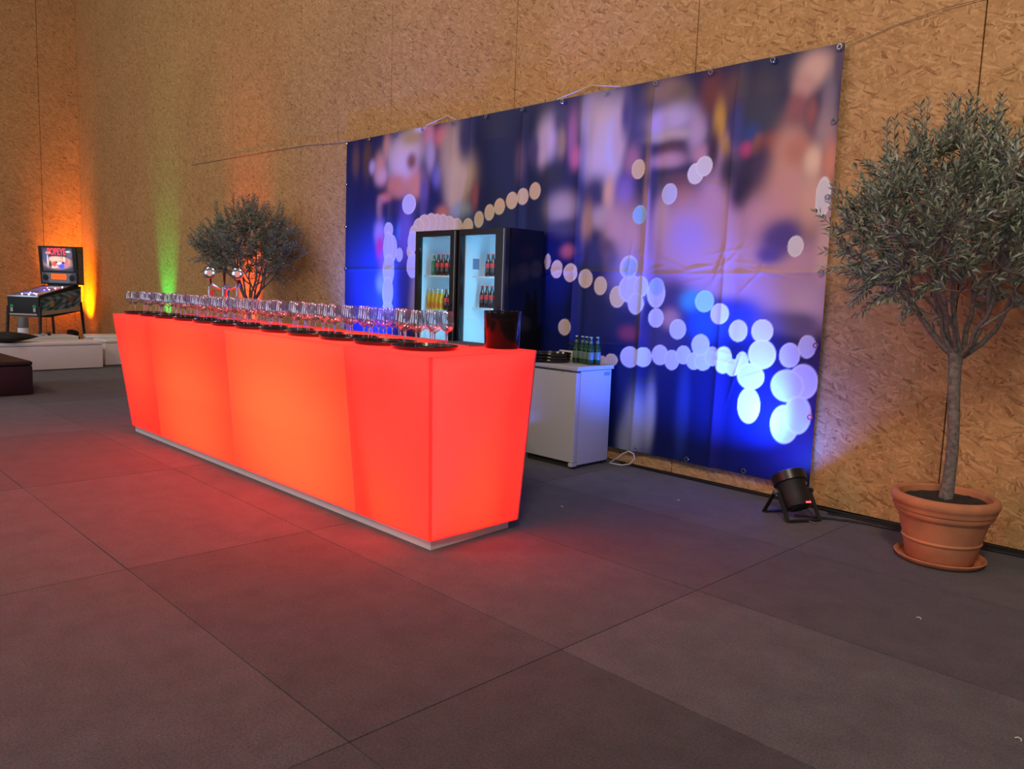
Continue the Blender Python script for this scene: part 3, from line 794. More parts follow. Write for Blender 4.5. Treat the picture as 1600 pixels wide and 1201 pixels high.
for k in range(12):
    t = k / 11
    cx = -7.80 + t * 4.34; cy = 2.76 - .03 * t + random.uniform(-.01, .01)
    tr = tag(obj('serving_tray', tray_me, None, (cx, cy, ZT)), f'round black serving tray of wine glasses, {ORD[k]} from the left end of the bar', 'tray', 'round trays along the bar')
    rot = random.uniform(0, 6.28)
    pos = []
    for a, b in spots:
        pos.append((cx + a * math.cos(rot) - b * math.sin(rot) + random.uniform(-.004, .004), cy + a * math.sin(rot) + b * math.cos(rot) + random.uniform(-.004, .004)))
    # left to right as one looks along the bar from the room
    pos.sort(key=lambda p: (p[0] * r2.x + p[1] * r2.y) / (p[0] * fw.x + p[1] * fw.y))
    for j, (gx, gy) in enumerate(pos):
        lab = f'empty stemmed wine glass on the {ORD[k]} tray from the left end of the bar'
        if k >= 6:
            lab = f"empty wine glass, {ORD[j]} from left on the {ORD[k]} tray from the bar's left end"
        g = thing('wine_glass', lab, 'glass', (gx, gy, ZT + .0022), random.uniform(0, 6), f'wine glasses on the {ORD[k]} tray')
        obj('bowl', bowl_me, g); obj('stem', stem_me, g); obj('foot', foot_me, g)

# ice bucket, bar mat
bk = thing('ice_bucket', 'tall glossy black ice bucket at the right end of the bar top', 'bucket', (-3.355, 3.215, ZT))
MB().lathe([(0, .002), (.098, .002), (.104, .010), (.1105, .205), (.1115, .216), (.1105, .221), (.1085, .222), (.107, .218), (.101, .016), (0, .012)], 44).build('body', M['gloss'], bk)
MB().lathe([(.1092, .170), (.1100, .171), (.1104, .178), (.1096, .179)], 44).build('rim_band', M['gloss'], bk)
bm_ = thing('bar_mat', 'flat dark rubber grid mat beside the ice bucket', 'mat', (-3.66, 3.20, ZT), .02)
MB().span(-.15, .15, -.11, .11, 0, .004).build('base', M['mat_'], bm_)
mb = MB()
for i in range(11): mb.span(-.15 + i * .029, -.141 + i * .029, -.11, .11, .004, .012)
for j in range(8): mb.span(-.15, .149, -.11 + j * .030, -.101 + j * .030, .004, .010)
mb.build('grid_ribs', M['mat_'], bm_, smooth=0)

# beer tap tower
tp = thing('beer_tap_tower', 'chrome beer tap column with round medallions standing behind the glasses', 'beer tap', (-6.80, 3.10, ZT), math.radians(50))
MB().lathe([(0, 0), (.06, 0), (.06, .012), (.045, .02), (.027, .03), (.024, .24), (.030, .25), (.030, .30), (.02, .315), (0, .318)], 22).build('column', M['chrome'], tp)
MB().tube([(-.125, -.01, .315), (-.07, 0, .285), (0, 0, .262), (.07, 0, .285), (.125, -.01, .315)], .014, 10).build('arm', M['chrome'], tp)
for sx in (-1, 0, 1):
    f = MB().tube([(sx * .118, -.01, .30), (sx * .118, -.055, .30), (sx * .118, -.085, .285), (sx * .118, -.095, .21)], [.014, .013, .011, .008], 10).build('tap', M['chrome'], tp)
    MB().tube([(sx * .118, -.045, .31), (sx * .118, -.05, .34), (sx * .118, -.055, .42)], [.006, .009, .013], 8).build('handle', M['black'], f)
    if sx:
        md = MB().lathe([(0, .008), (.042, .008), (.050, .004), (.050, -.004), (.042, -.008), (0, -.008)], 24, Matrix.Translation((sx * .118, -.07, .405)) @ Matrix.Rotation(PI / 2, 4, 'X')).build('medallion', M['chrome'], tp)
        MB().lathe([(0, .0095), (.026, .0095), (.026, .008)], 20, Matrix.Translation((sx * .118, -.07, .405)) @ Matrix.Rotation(PI / 2, 4, 'X')).build('badge', M['medal'], md)
MB().lathe([(0, 0), (.017, 0), (.020, .06), (.020, .085), (.012, .10), (0, .10)], 14, Matrix.Translation((-.118, -.035, .165))).build('drip_cup', M['redspout'], tp)

# ------------------------------------------------------------------ tall glass-door fridges
def bottle(name, kind, label, group, loc, parent=None):
    t = thing(name, label, 'bottle', loc, random.uniform(0, 6), group)
    key = kind
    if key not in BOT:
        if kind in ('cola', 'green'):
            body = MB().lathe([(0, 0), (.026, 0), (.0285, .004), (.029, .055), (.0265, .075), (.0285, .10), (.027, .125), (.018, .155), (.0125, .175), (.0115, .197), (.0130, .199), (.0130, .205), (0, .205)], 18)
            me = [('body', body.mesh('body', M['cola'] if kind == 'cola' else M['greenb'], smooth=60))]
            me.append(('label', MB().lathe([(.0278, .080), (.0291, .100), (.0280, .122)], 18).mesh('label', M['red'] if kind == 'cola' else M['greenb'], smooth=60)))
            if kind == 'green':
                me[-1] = ('label', MB().lathe([(.0140, .165), (.0200, .150), (.0215, .147)], 18).mesh('label', mat('pale_green_label', (.35, .55, .45), .4), smooth=60))
            me.append(('cap', MB().lathe([(.0132, .196), (.0145, .197), (.0140, .206), (.010, .209), (0, .209)], 14).mesh('cap', M['red'] if kind == 'cola' else M['cap'])))
        elif kind == 'orange':
            me = [('body', MB().lathe([(0, 0), (.026, 0), (.0285, .004), (.0285, .10), (.027, .125), (.018, .155), (.0150, .165), (0, .165)], 18).mesh('body', M['orange'], smooth=60)),
                  ('label', MB().lathe([(.0287, .02), (.0290, .022), (.0290, .068), (.0287, .07)], 18).mesh('label', M['olab'], smooth=60)),
                  ('neck', MB().lathe([(.0152, .165), (.0125, .178), (.0118, .200), (0, .200)], 14).mesh('neck', M['clear'], smooth=60)),
                  ('cap', MB().lathe([(.0132, .196), (.0145, .197), (.0140, .206), (.010, .209), (0, .209)], 14).mesh('cap', M['cap']))]
        else:
            me = [('body', MB().lathe([(0, 0), (.028, 0), (.0305, .004), (.0305, .125), (.028, .145), (.016, .170), (.0135, .190), (.0125, .225), (.0140, .227), (.0140, .232), (0, .232)], 18).mesh('body', M['beer'], smooth=60)),
                  ('label', MB().lathe([(.0306, .045), (.0309, .047), (.0309, .105), (.0306, .107)], 18).mesh('label', M['silverlab'], smooth=60)),
                  ('neck_foil', MB().lathe([(.0152, .178), (.0140, .190), (.0136, .202)], 14).mesh('neck_foil', M['silverlab'], smooth=60)),
                  ('cap', MB().lathe([(.0142, .224), (.0155, .225), (.0150, .234), (.011, .237), (0, .237)], 14).mesh('cap', M['cap']))]
        BOT[key] = me
    for n, me in BOT[key]:
        obj(n, me, t)
    return t
BOT = {}

def fridge(x0, x1, gx0, gx1, side, shelves, sh_front, label):
    cx = (x0 + x1) / 2; yf, yb = 4.83, 5.30
    O = Vector((cx, yf, 0))
    r = thing('drinks_fridge', label, 'fridge', O)
    X0, X1, D = x0 - cx, x1 - cx, yb - yf
    mb = MB()
    mb.span(X0, X0 + .02, .055, D, .03, 2.0).span(X1 - .02, X1, .055, D, .03, 2.0).span(X0 + .02, X1 - .02, D - .02, D, .03, 2.0)
    mb.span(X0 + .02, X1 - .02, .055, D - .02, 1.975, 2.0).span(X0 + .02, X1 - .02, .055, D - .02, .03, .30)
    mb.build('cabinet', M['gloss'], r, smooth=0)
    mb = MB()
    mb.span(X0 + .021, X0 + .035, .057, D - .021, .301, 1.974).span(X1 - .035, X1 - .021, .057, D - .021, .301, 1.974).span(X0 + .036, X1 - .036, D - .034, D - .021, .301, 1.974)
    mb.span(X0 + .036, X1 - .036, .057, D - .035, 1.955, 1.974).span(X0 + .036, X1 - .036, .057, D - .035, .301, .315)
    mb.build('liner', M['whiteline'], r, smooth=0)
    for z in (.0,):
        for sx in (X0 + .05, X1 - .05):
            for sy in (.1, D - .05):
                MB().lathe([(0, 0), (.02, 0), (.02, .03), (0, .03)], 10, Matrix.Translation((sx, sy, 0))).build('foot', M['matte'], r)
    # door: black frame, pane, bar handle
    G0, G1 = gx0 - cx, gx1 - cx
    d = MB().span(X0, G0, .0, .05, .30, 2.0).span(G1, X1 - .012, .0, .05, .30, 2.0).span(G0, G1, 0, .05, 1.945, 2.0).span(G0, G1, 0, .05, .30, .36).build('door_frame', M['frame'], r, smooth=0)
    MB().span(G0, G1, .020, .026, .36, 1.945).build('pane', M['pane'], d, smooth=0)
    MB().span(X1 - .040, X1 - .034, -.004, 0, .32, 1.99).build('edge_strip', M['steel'], d, smooth=0)
    mb = MB().tube([(X1 - .075, -.002, 1.0), (X1 - .075, -.035, 1.02), (X1 - .075, -.035, 1.28), (X1 - .075, -.002, 1.30)], .008, 8)
    mb.build('handle', M['black'], d)
    MB().span(X0, X1, .0, .055, .03, .29).build('kick_panel', M['matte'], r, smooth=0)
    led = MB().span(X1 - .050, X1 - .038, .060, .072, .40, 1.92).build('led_strip', mat('cool_led', (.8, .9, 1), .5, emit=(.16, .60, 1.0), es=95), r, smooth=0)
    for k in (0, 1, 2, 3):
        MB().lathe([(0, 0), (.012, 0), (.012, .012), (0, .012)], 10, Matrix.Translation((X0 + .16 + k * .035, .1, 2.0))).build('hinge_cap', M['matte'], r) if side == 'l' else None
    for z in shelves:
        s = MB()
        s.span(X0 + .04, X1 - .04, sh_front - .004, sh_front + .004, z - .016, z)
        s.span(X0 + .04, X1 - .04, D - .06, D - .052, z - .010, z)
        for k in range(19):
            xx = X0 + .045 + k * (X1 - X0 - .09) / 18
            s.span(xx - .002, xx + .002, sh_front, D - .055, z - .006, z - .001)
        s.build('shelf', M['whiteline'], r, smooth=0)
    return r
fridge(-6.325, -5.685, -6.275, -5.79, 'l', (1.576, 1.236, .90, .58), .085, 'tall black glass-door drinks fridge on the left, lit inside, with orange sodas')
fridge(-5.665, -5.02, -5.635, -5.165, 'r', (1.574, 1.280, .93, .60), .155, 'tall black glass-door drinks fridge on the right, lit inside, holding only cola bottles')
YA, YB = 4.963, 5.035
bottle('soda_bottle', 'green', 'green glass soda bottle on the upper shelf of the left fridge', None, (-6.19, YA, 1.577))
for i, x in enumerate((-6.122, -6.05, -5.978, -5.91)):
    for r, row in enumerate(('front', 'back')):
        bottle('cola_bottle', 'cola', f'dark cola bottle, {ORD[i]} from the left in the {row} row, upper shelf of left fridge', 'colas on the upper shelf of the left fridge', (x - .02 * r, YA + r * .075, 1.577))
for i, x in enumerate((-6.248, -6.184, -6.120, -6.056)):
    for r, row in enumerate(('front', 'middle', 'back')):
        bottle('orange_soda_bottle', 'orange', f'yellow orange soda bottle, {ORD[i]} from the left in the {row} row of the left fridge', 'orange sodas in the left fridge', (x, YA + r * .075, 1.237))
for i, x in enumerate((-5.988, -5.924)):
    for r, row in enumerate(('front', 'back')):
        bottle('cola_bottle', 'cola', f'dark cola bottle, {ORD[i]} to the right of the orange sodas, {row} row, left fridge', 'colas beside the orange sodas', (x, YA + r * .075, 1.237))
for i, x in enumerate((-5.475, -5.408, -5.345)):
    bottle('cola_bottle', 'cola', f'dark cola bottle, {ORD[i]} from the left on the upper shelf of the right fridge', 'colas on the upper shelf of the right fridge', (x, YB, 1.575))
for i, x in enumerate((-5.543, -5.478, -5.413, -5.348)):
    bottle('cola_bottle', 'cola', f'dark cola bottle, {ORD[i]} from the left on the lower visible shelf of right fridge', 'colas on the lower shelf of the right fridge', (x, YB, 1.281))
tag(MB().span(-5.631, -5.6295, 4.98, 5.06, 1.64, 1.74).build('notice_sheet', M['sticker'], smooth=0), 'small grey notice on the inner wall of the right fridge', 'notice')

# ------------------------------------------------------------------ low white fridge with bottles on top
wf = thing('undercounter_fridge', 'low white fridge with flat worktop standing between the bar and the banner', 'fridge', (-4.43, 4.835, 0))
MB().span(-.275, .275, .055, .455, .03, .815).build('body', M['white'], wf, bevel=.004)
MB().span(-.28, .285, .0, .475, .818, .853).build('worktop', M['white'], wf, bevel=.005)
dr = MB().span(-.275, .275, .0, .05, .055, .800).build('door', M['white'], wf, bevel=.006)
MB().span(.10, .13, -.004, .0, .795, .803).build('door_catch', M['white'], dr, smooth=0)
MB().span(-.27, .27, .03, .06, .0, .05).build('kick_plate', M['matte'], wf, smooth=0)
MB().span(.235, .275, -.012, .05, .022, .052).build('hinge', M['white'], wf, bevel=.003)
for sx in (-.24, .25):
    for sy in (.09, .42):
        MB().lathe([(0, 0), (.018, 0), (.018, .03), (0, .03)], 12, Matrix.Translation((sx, sy, 0))).build('foot', M['matte'], wf)
st = MB().span(.2752, .2760, .355, .435, .765, .795).build('rating_sticker', M['sticker'], wf, smooth=0)
for k, (x, y) in enumerate(((-4.422, 5.13), (-4.357, 5.13), (-4.295, 5.11), (-4.232, 5.092), (-4.215, 5.158))):
    bottle('beer_bottle', 'beer', ['green beer bottle nearest the dark tray on the low fridge', 'green beer bottle second from the dark tray on the low fridge', 'green beer bottle in the middle of the five on the low fridge',
           'green beer bottle second from the right edge of the low fridge', 'green beer bottle nearest the right edge of the low fridge'][k], 'beer bottles on the low fridge', (x, y, .8535))
for k in range(3):
    tag(obj('serving_tray', tray_me, None, (-4.62 + .004 * k, 5.0, .8545 + .0265 * k)), ['bottom one', 'middle one', 'topmost one'][k] + ' of the empty black trays stacked on the low fridge', 'tray', 'empty trays on the low fridge')
tag(MB().span(-4.72, -4.50, 5.24, 5.27, .8545, .940).build('card_box', M['card'], bevel=.002), 'flat beige box standing behind the black trays on the low fridge', 'box')

# cables along the wall
def wave(pts, n=6, amp=.012):
    out = []
    for a, b in zip(pts[:-1], pts[1:]):
        a, b = Vector(a), Vector(b)
        for k in range(n):
            p = a.lerp(b, k / n); p.y += random.uniform(-amp, amp) * .6
            out.append(p)
    out.append(Vector(pts[-1]))
    return out
def cable(pts, r, m_, label, **k):
    return tag(MB().tube(wave(pts, **k), r, 7).build('cable', m_), label, 'cable')
cable([(-4.05, 5.36, .012), (-3.3, 5.345, .012), (-2.6, 5.35, .012), (-2.2, 5.33, .012), (-1.7, 5.35, .012), (-1.0, 5.345, .012), (1.5, 5.35, .012), (5, 5.35, .012)], .011, M['rubber'], 'black cable lying along the foot of the wall under the banner')
cable([(-2.30, 4.98, .02), (-2.16, 5.12, .008), (-2.0, 5.20, .008), (-1.75, 5.24, .008), (-1.35, 5.25, .008), (-1.0, 5.29, .008), (1.5, 5.28, .008)], .007, M['rubber'], 'thin black cable from the floor spotlight behind the terracotta pot')
cable([(-2.2, 5.27, .008), (-1.9, 5.30, .008), (-1.5, 5.29, .008), (-1.05, 5.315, .008), (1.5, 5.31, .008)], .008, M['rubber'], 'black cable running close to the wall past the terracotta pot')
cable([(-4.13, 5.31, .012), (-4.06, 5.30, .055), (-4.00, 5.30, .105), (-3.94, 5.30, .138), (-3.885, 5.30, .125), (-3.872, 5.30, .085), (-3.91, 5.29, .035), (-4.0, 5.29, .008), (-4.12, 5.28, .008)], .0055, M['cord'], 'white cable looped up from the floor beside the low fridge', n=3, amp=0)
# small scraps on the carpet
for k, (x, y, l) in enumerate(((-3.45, 3.92, 'tiny white scrap on the carpet near the bar end'), (-3.05, 4.72, 'tiny white scrap on the carpet in front of the banner'), (-1.14, 3.83, 'tiny pale scrap on the carpet before the terracotta pot'), (-.55, 3.00, 'tiny pale scrap on the carpet at the right'))):
    tag(MB().tube([(x - .008, y, .003), (x, y + .006, .006), (x + .010, y + .004, .004), (x + .012, y - .006, .003)], .0025, 5).build('paper_scrap', M['card']), l, 'scrap')

# ------------------------------------------------------------------ floor spotlights (PAR cans)
def par_can(loc, rz, elev, color, power, angle, label, lens_e=8, swing=(0, 0)):
    r = thing('floor_spotlight', label, 'spotlight', loc, rz)
    pz = .175
    R = Matrix.Translation((0, 0, pz)) @ Matrix.Rotation(elev - PI / 2, 4, 'X')
    R = Matrix.Translation((0, 0, pz)) @ Matrix.Rotation(-(PI / 2 - elev), 4, 'X')
    can = MB().lathe([(0, -.125), (.060, -.125), (.075, -.115), (.092, -.06), (.094, .05), (.098, .056)], 32, R).build('can', M['matte'], r)
    MB().lathe([(.098, .055), (.112, .058), (.115, .120), (.110, .124), (.104, .120), (.102, .085), (.098, .06)], 32, R).build('front_ring', M['black'], can)
    MB().lathe([(0, .084), (.102, .084)], 28, R).build('lens', mat('lens_' + label[:6], (.1, .1, .1), .2, emit=color, es=lens_e), can)
    for k in range(5):
        a = -1.0 + k * .5
        MB().box((0, 0, 0), (.012, .05, .006), mat=Matrix.Identity(3)).build('fin', M['matte'], can).matrix_local = R @ Matrix.Translation((.06 * math.sin(a), .06 * math.cos(a) * .3 - .03, -.128))
    d = MB().box((0, 0, 0), (.036, .012, .004)).build('status_light', mat('red_led', (.2, 0, 0), .4, emit=(1, .04, .05), es=5), can)
    d.matrix_local = R @ Matrix.Translation((.03, -.078, -.108)) @ Matrix.Rotation(math.radians(62), 4, 'X')
    hw = .122
    for sy, yy, hw2 in ((-1, -.135, hw), (1, .115, hw + .012)):
        y_ = MB()
        zb = .012
        path = [(-hw2, 0, pz + .012), (-hw2, yy, zb), (hw2, yy, zb), (hw2, 0, pz + .012)]
        for a, b in zip(path[:-1], path[1:]):
            a, b = Vector(a), Vector(b); dv = b - a
            q = dv.to_track_quat('X', 'Z').to_matrix()
            y_.box((a + b) / 2, (dv.length + .006, .028 if abs(dv.x) < 1e-6 else .028, .008), mat=q)
        y_.build('yoke', M['matte'], r, smooth=0)
    for sx in (-1, 1):
        MB().lathe([(0, .0), (.018, .0), (.02, .008), (.016, .024), (0, .026)], 12, Matrix.Translation((sx * (hw + .004), 0, pz)) @ Matrix.Rotation(sx * PI / 2, 4, 'Y')).build('clamp_knob', M['steel'] if sx < 0 else M['matte'], r)
    MB().tube([(.03, -.15, .008), (.045, -.20, .006)], .006, 6).build('safety_clip', M['steel'], r)
    # the lamp's own beam
    bl = bpy.data.lights.new('beam', 'SPOT')
    bl.energy, bl.color, bl.spot_size, bl.spot_blend, bl.shadow_soft_size = power, color, math.radians(angle), 1.0, .06
    bo = obj('beam', bl, r)
    bo.matrix_local = R @ Matrix.Translation((0, 0, .10)) @ Matrix.Rotation(PI + swing[0], 4, 'X') @ Matrix.Rotation(swing[1], 4, 'Y')
    return r
LILAC = (.14, .16, 1.0)
par_can((-2.335, 5.00, 0), math.radians(62), math.radians(54), (.03, .12, 1.0), 1000, 78, 'black floor spotlight with red status light at the right foot of the banner', 170, (math.radians(-15), math.radians(10)))
par_can((-7.85, 4.95, 0), math.radians(10), math.radians(66), (.03, .11, 1.0), 900, 90, 'black floor spotlight throwing blue light at the left edge of the banner', 60)
par_can((-6.75, 4.62, 0), math.radians(-4), math.radians(76), LILAC, 310, 46, 'black floor spotlight left of the tall fridges, throwing lilac light upward', 40)
par_can((-4.95, 4.60, 0), math.radians(-2), math.radians(76), LILAC, 310, 46, 'black floor spotlight in front of the right tall fridge, throwing lilac light upward', 20)
par_can((-14.15, 4.95, 0), math.radians(0), math.radians(72), (.0, 1.0, .14), 340, 42, 'black floor spotlight throwing green light up the wall', 30)
par_can((-11.05, 4.95, 0), math.radians(0), math.radians(72), (1.0, .10, .02), 650, 46, 'black floor spotlight throwing red light up behind the far olive tree', 30)
par_can((-18.2, 4.95, 0), math.radians(52), math.radians(62), (1.0, .25, .0), 1300, 74, 'black floor spotlight throwing orange light up the room corner', 30)

# ------------------------------------------------------------------ olive trees
def leaf_mat():
    mt, nt, N, L, p = newmat('olive_leaf')
    a = N.new('ShaderNodeAttribute'); a.attribute_name = 'tone'
    g = N.new('ShaderNodeNewGeometry')
    r1 = N.new('ShaderNodeValToRGB')
    r1.color_ramp.elements[0].color = (.050, .072, .040, 1); r1.color_ramp.elements[1].color = (.25, .30, .20, 1)
    r2_ = N.new('ShaderNodeValToRGB')
    r2_.color_ramp.elements[0].color = (.22, .25, .20, 1); r2_.color_ramp.elements[1].color = (.46, .50, .42, 1)
    L.new(a.outputs['Fac'], r1.inputs[0]); L.new(a.outputs['Fac'], r2_.inputs[0])
    mx = N.new('ShaderNodeMix'); mx.data_type = 'RGBA'
    L.new(g.outputs['Backfacing'], mx.inputs[0]); L.new(r1.outputs[0], mx.inputs[6]); L.new(r2_.outputs[0], mx.inputs[7])
    L.new(mx.outputs[2], p.inputs['Base Color'])
    p.inputs['Roughness'].default_value = .45
    return mt
M['leaf'] = leaf_mat()

def crown(rng, fork, cen, rad, ymax, n_sub, n_twig, leaf_len):
    """limbs from the fork, side branches, twigs and leaves filling a rounded crown"""
    wood, lv, lf, tone = MB(), [], [], []
    nodes = []
    nl = 9
    for k in range(nl):
        a = 2 * PI * k / nl + rng.uniform(-.3, .3)
        out = rng.uniform(.30, .72)
        p1 = fork + Vector((math.cos(a) * rad[0] * out * .85, math.sin(a) * rad[1] * out * .7, (cen.z - fork.z) * rng.uniform(.22, .42)))
        p2 = cen + Vector((math.cos(a) * rad[0] * out, math.sin(a) * rad[1] * out * .8, rad[2] * rng.uniform(-.1, .5)))
        p0 = fork + Vector((math.cos(a) * .02, math.sin(a) * .02, -.03))
        pts = []
        for i in range(9):
            t = i / 8
            q = p0 * (1 - t) ** 2 + p1 * 2 * t * (1 - t) + p2 * t * t
            pts.append(q + Vector((rng.uniform(-.02, .02), rng.uniform(-.02, .02), rng.uniform(-.01, .01))) * (t > 0))
        r0 = rng.uniform(.014, .022)
        wood.tube(pts, [r0 * (1 - .75 * i / 8) for i in range(9)], 7)
        nodes += pts[2:]
        # a side fork low on the limb
        b = pts[rng.randint(2, 4)]
        a2 = a + rng.choice((-1, 1)) * rng.uniform(.4, .9)
        e = cen + Vector((math.cos(a2) * rad[0] * .75, math.sin(a2) * rad[1] * .65, rad[2] * rng.uniform(-.35, .3)))
        sp = [b.lerp(e, i / 5) + Vector((rng.uniform(-.02, .02), rng.uniform(-.02, .02), -.05 * math.sin(PI * i / 5))) * (i > 0) for i in range(6)]
        wood.tube(sp, [.010, .009, .008, .0065, .005, .004], 6)
        nodes += sp[1:]
    def inside(v):
        """rounded dome: widest a little below the middle, narrowing upward, open underneath"""
        k = 1 - .52 * max(0, v.z) ** 1.2 if v.z > 0 else 1 - .30 * v.z * v.z
        return (v.x * v.x + v.y * v.y) / (k * k) + v.z * v.z < 1
    def sample(low):
        while True:
            v = Vector((rng.uniform(-1, 1), rng.uniform(-1, 1), rng.uniform(low, 1)))
            if not inside(v) or v.length < .30 * rng.random() + .1: continue
            if v.z < -.25 and math.hypot(v.x, v.y) < .45: continue       # bare limbs under the crown
            q = cen + Vector((v.x * rad[0], v.y * rad[1], v.z * rad[2]))
            if q.y < ymax: return q
    def attach(q, nodes):
        return min(nodes, key=lambda n: (n - q).length + max(0, n.z - q.z) * .8)
    subs = []
    for k in range(n_sub):
        q = sample(-.7); b = attach(q, nodes)
        q = b.lerp(q, .85)
        mid = b.lerp(q, .5) + Vector((rng.uniform(-.04, .04), rng.uniform(-.04, .04), -.03 * (q.z > b.z)))
        pts = [b, b.lerp(mid, .6), mid, mid.lerp(q, .6), q]
        wood.tube(pts, [.0075, .006, .005, .004, .0028], 5)
        subs += pts[1:]
    allnodes = nodes + subs
    up_ = Vector((0, 0, 1))
    def sprig(s0, q, e, nleaf):
        pts = [s0, s0.lerp(q, .55) + Vector((0, 0, -.01)), q, q.lerp(e, .5) + Vector((rng.uniform(-.01, .01), rng.uniform(-.01, .01), 0)), e]
        wood.tube(pts, [.0032, .0028, .0024, .002, .0012], 4, cap=False)
        path = pts[1:]
        for i in range(nleaf):
            t = (i + .5) / nleaf * 3
            s = min(2, int(t)); p = path[s].lerp(path[s + 1], t - s)
            tw = (path[s + 1] - path[s]).normalized()
            side = tw.orthogonal().normalized(); side.rotate(Matrix.Rotation(i * PI / 2 + rng.uniform(-.3, .3), 3, tw))
            for sg in (-1, 1):
                dl = (tw * rng.uniform(.6, 1.1) + side * sg * rng.uniform(.5, .9)).normalized()
                L_ = leaf_len * rng.uniform(.7, 1.2) * (1 - .25 * i / nleaf); w_ = L_ * rng.uniform(.11, .16)
                wv = dl.cross(tw).normalized() * w_
                nv = wv.cross(dl).normalized() * w_ * .35
                n = len(lv)
                tip = p + dl * L_ + Vector((0, 0, -.10 * L_))
                m1 = p + dl * L_ * .5
                lv.extend([p, m1 + wv - nv, tip, m1 - wv - nv, m1 + nv])
                lf.extend([(n, n + 1, n + 4), (n + 1, n + 2, n + 4), (n + 2, n + 3, n + 4), (n + 3, n, n + 4)])
                tone.extend([rng.random()] * 5)
    for k in range(n_twig):
        q = sample(-.98 if rng.random() < .14 else -.62); s0 = attach(q, allnodes)
        d = q - s0
        outw = (q - cen); outw.z *= .4
        dirv = (d.normalized() * .5 + outw.normalized() * .35 + up_ * (rng.uniform(.35, 1.1) if q.z > cen.z - .3 * rad[2] else rng.uniform(-.3, .5))).normalized()
        e = q + dirv * rng.uniform(.10, .18)
        if e.y > ymax + .06: continue
        sprig(s0, q, e, rng.randint(7, 10))
    # upright young shoots standing out of the top
    for k in range(34):
        a = rng.uniform(0, 2 * PI); rr = rng.random() ** .6 * .72
        zt = math.sqrt(max(0, 1 - rr * rr))
        q = cen + Vector((math.cos(a) * rr * rad[0], math.sin(a) * rr * rad[1], zt * rad[2] * .78))
        if q.y > ymax: continue
        e = q + Vector((math.cos(a) * rr * .09 + rng.uniform(-.04, .04), math.sin(a) * rr * .06, rng.uniform(.16, .27)))
        sprig(attach(q, allnodes), q, e, rng.randint(9, 13))
    return wood, lv, lf, tone

def olive(name_label, loc, seed, ymax, lean, crown_dx, n_sub, n_twig, leaf, cz=1.93, rad=(.66, .66, .62)):
    rng = random.Random(seed)
    r = thing('potted_olive_tree', name_label, 'potted tree', loc)
    MB().lathe(([(p * .90, q * .97) for p, q in [(0, .0), (.185, .0), (.197, .012), (.222, .115), (.228, .120), (.231, .128), (.229, .134), (.226, .138), (.262, .268), (.276, .272), (.284, .284), (.284, .302), (.291, .306),
                (.296, .318), (.296, .330), (.302, .338), (.309, .352), (.309, .370), (.302, .385), (.288, .394), (.272, .394), (.262, .386), (.258, .37), (.254, .33), (0, .33)]]), 56).build('pot', M['terracotta'], r)
    s = MB(); n = len(s.v)
    rings = [(0, .352), (.06, .356), (.12, .350), (.18, .354), (.21, .346), (.231, .338)]
    s.lathe([(rr, zz) for rr, zz in rings], 28)
    s.v = [(x, y, z + rng.uniform(-.005, .005)) for x, y, z in s.v]
    s.build('soil', M['soil'], r)
    fork = Vector((lean[0], lean[1], 1.19))
    tp_ = []
    for i in range(9):
        t = i / 8
        tp_.append(Vector((lean[0] * t + .012 * math.sin(t * 5), lean[1] * t + .010 * math.sin(t * 4 + 1), .34 + (1.21 - .34) * t)))
    MB().tube(tp_, [.040, .034, .032, .031, .031, .032, .032, .034, .042], 12).build('trunk', M['bark'], r, smooth=60)
    cen = Vector((lean[0] + crown_dx[0], lean[1] + crown_dx[1], cz))
    wood, lv, lf, tone = crown(rng, fork, cen, rad, ymax, n_sub, n_twig, leaf)
    wood.build('branches', M['bark'], r, smooth=60)
    me = bpy.data.meshes.new('foliage'); me.from_pydata([tuple(v) for v in lv], [], lf)
    at = me.attributes.new('tone', 'FLOAT', 'POINT'); at.data.foreach_set('value', tone)
    me.materials.append(M['leaf']); me.update()
    f = obj('foliage', me, r); f['kind'] = 'stuff'
    return r
saucer_me = MB().lathe([(p * .885, q) for p, q in [(0, .006), (.205, .006), (.235, .012), (.252, .030), (.262, .036), (.268, .032), (.262, .020), (.240, .004), (.20, 0), (0, 0)]], 56).mesh('plant_saucer', M['terracotta'])
TREE = (-1.365, 4.845)
tag(obj('plant_saucer', saucer_me, None, (*TREE, 0)), 'round terracotta saucer under the near potted olive tree', 'saucer')
olive('near olive tree in a terracotta pot at right of the banner', (*TREE, .0065), 11, .44, (-.015, .035), (-.06, -.04), 110, 540, .066, cz=1.86, rad=(.66, .62, .60))
tag(obj('plant_saucer', saucer_me, None, (-9.80, 4.80, 0)), 'round terracotta saucer under the far olive tree', 'saucer')
olive('far olive tree behind the left half of the bar, lit red from behind', (-9.80, 4.80, .0065), 23, .45, (-.02, .0), (.0, 0), 100, 560, .066, cz=1.90, rad=(.74, .68, .54))

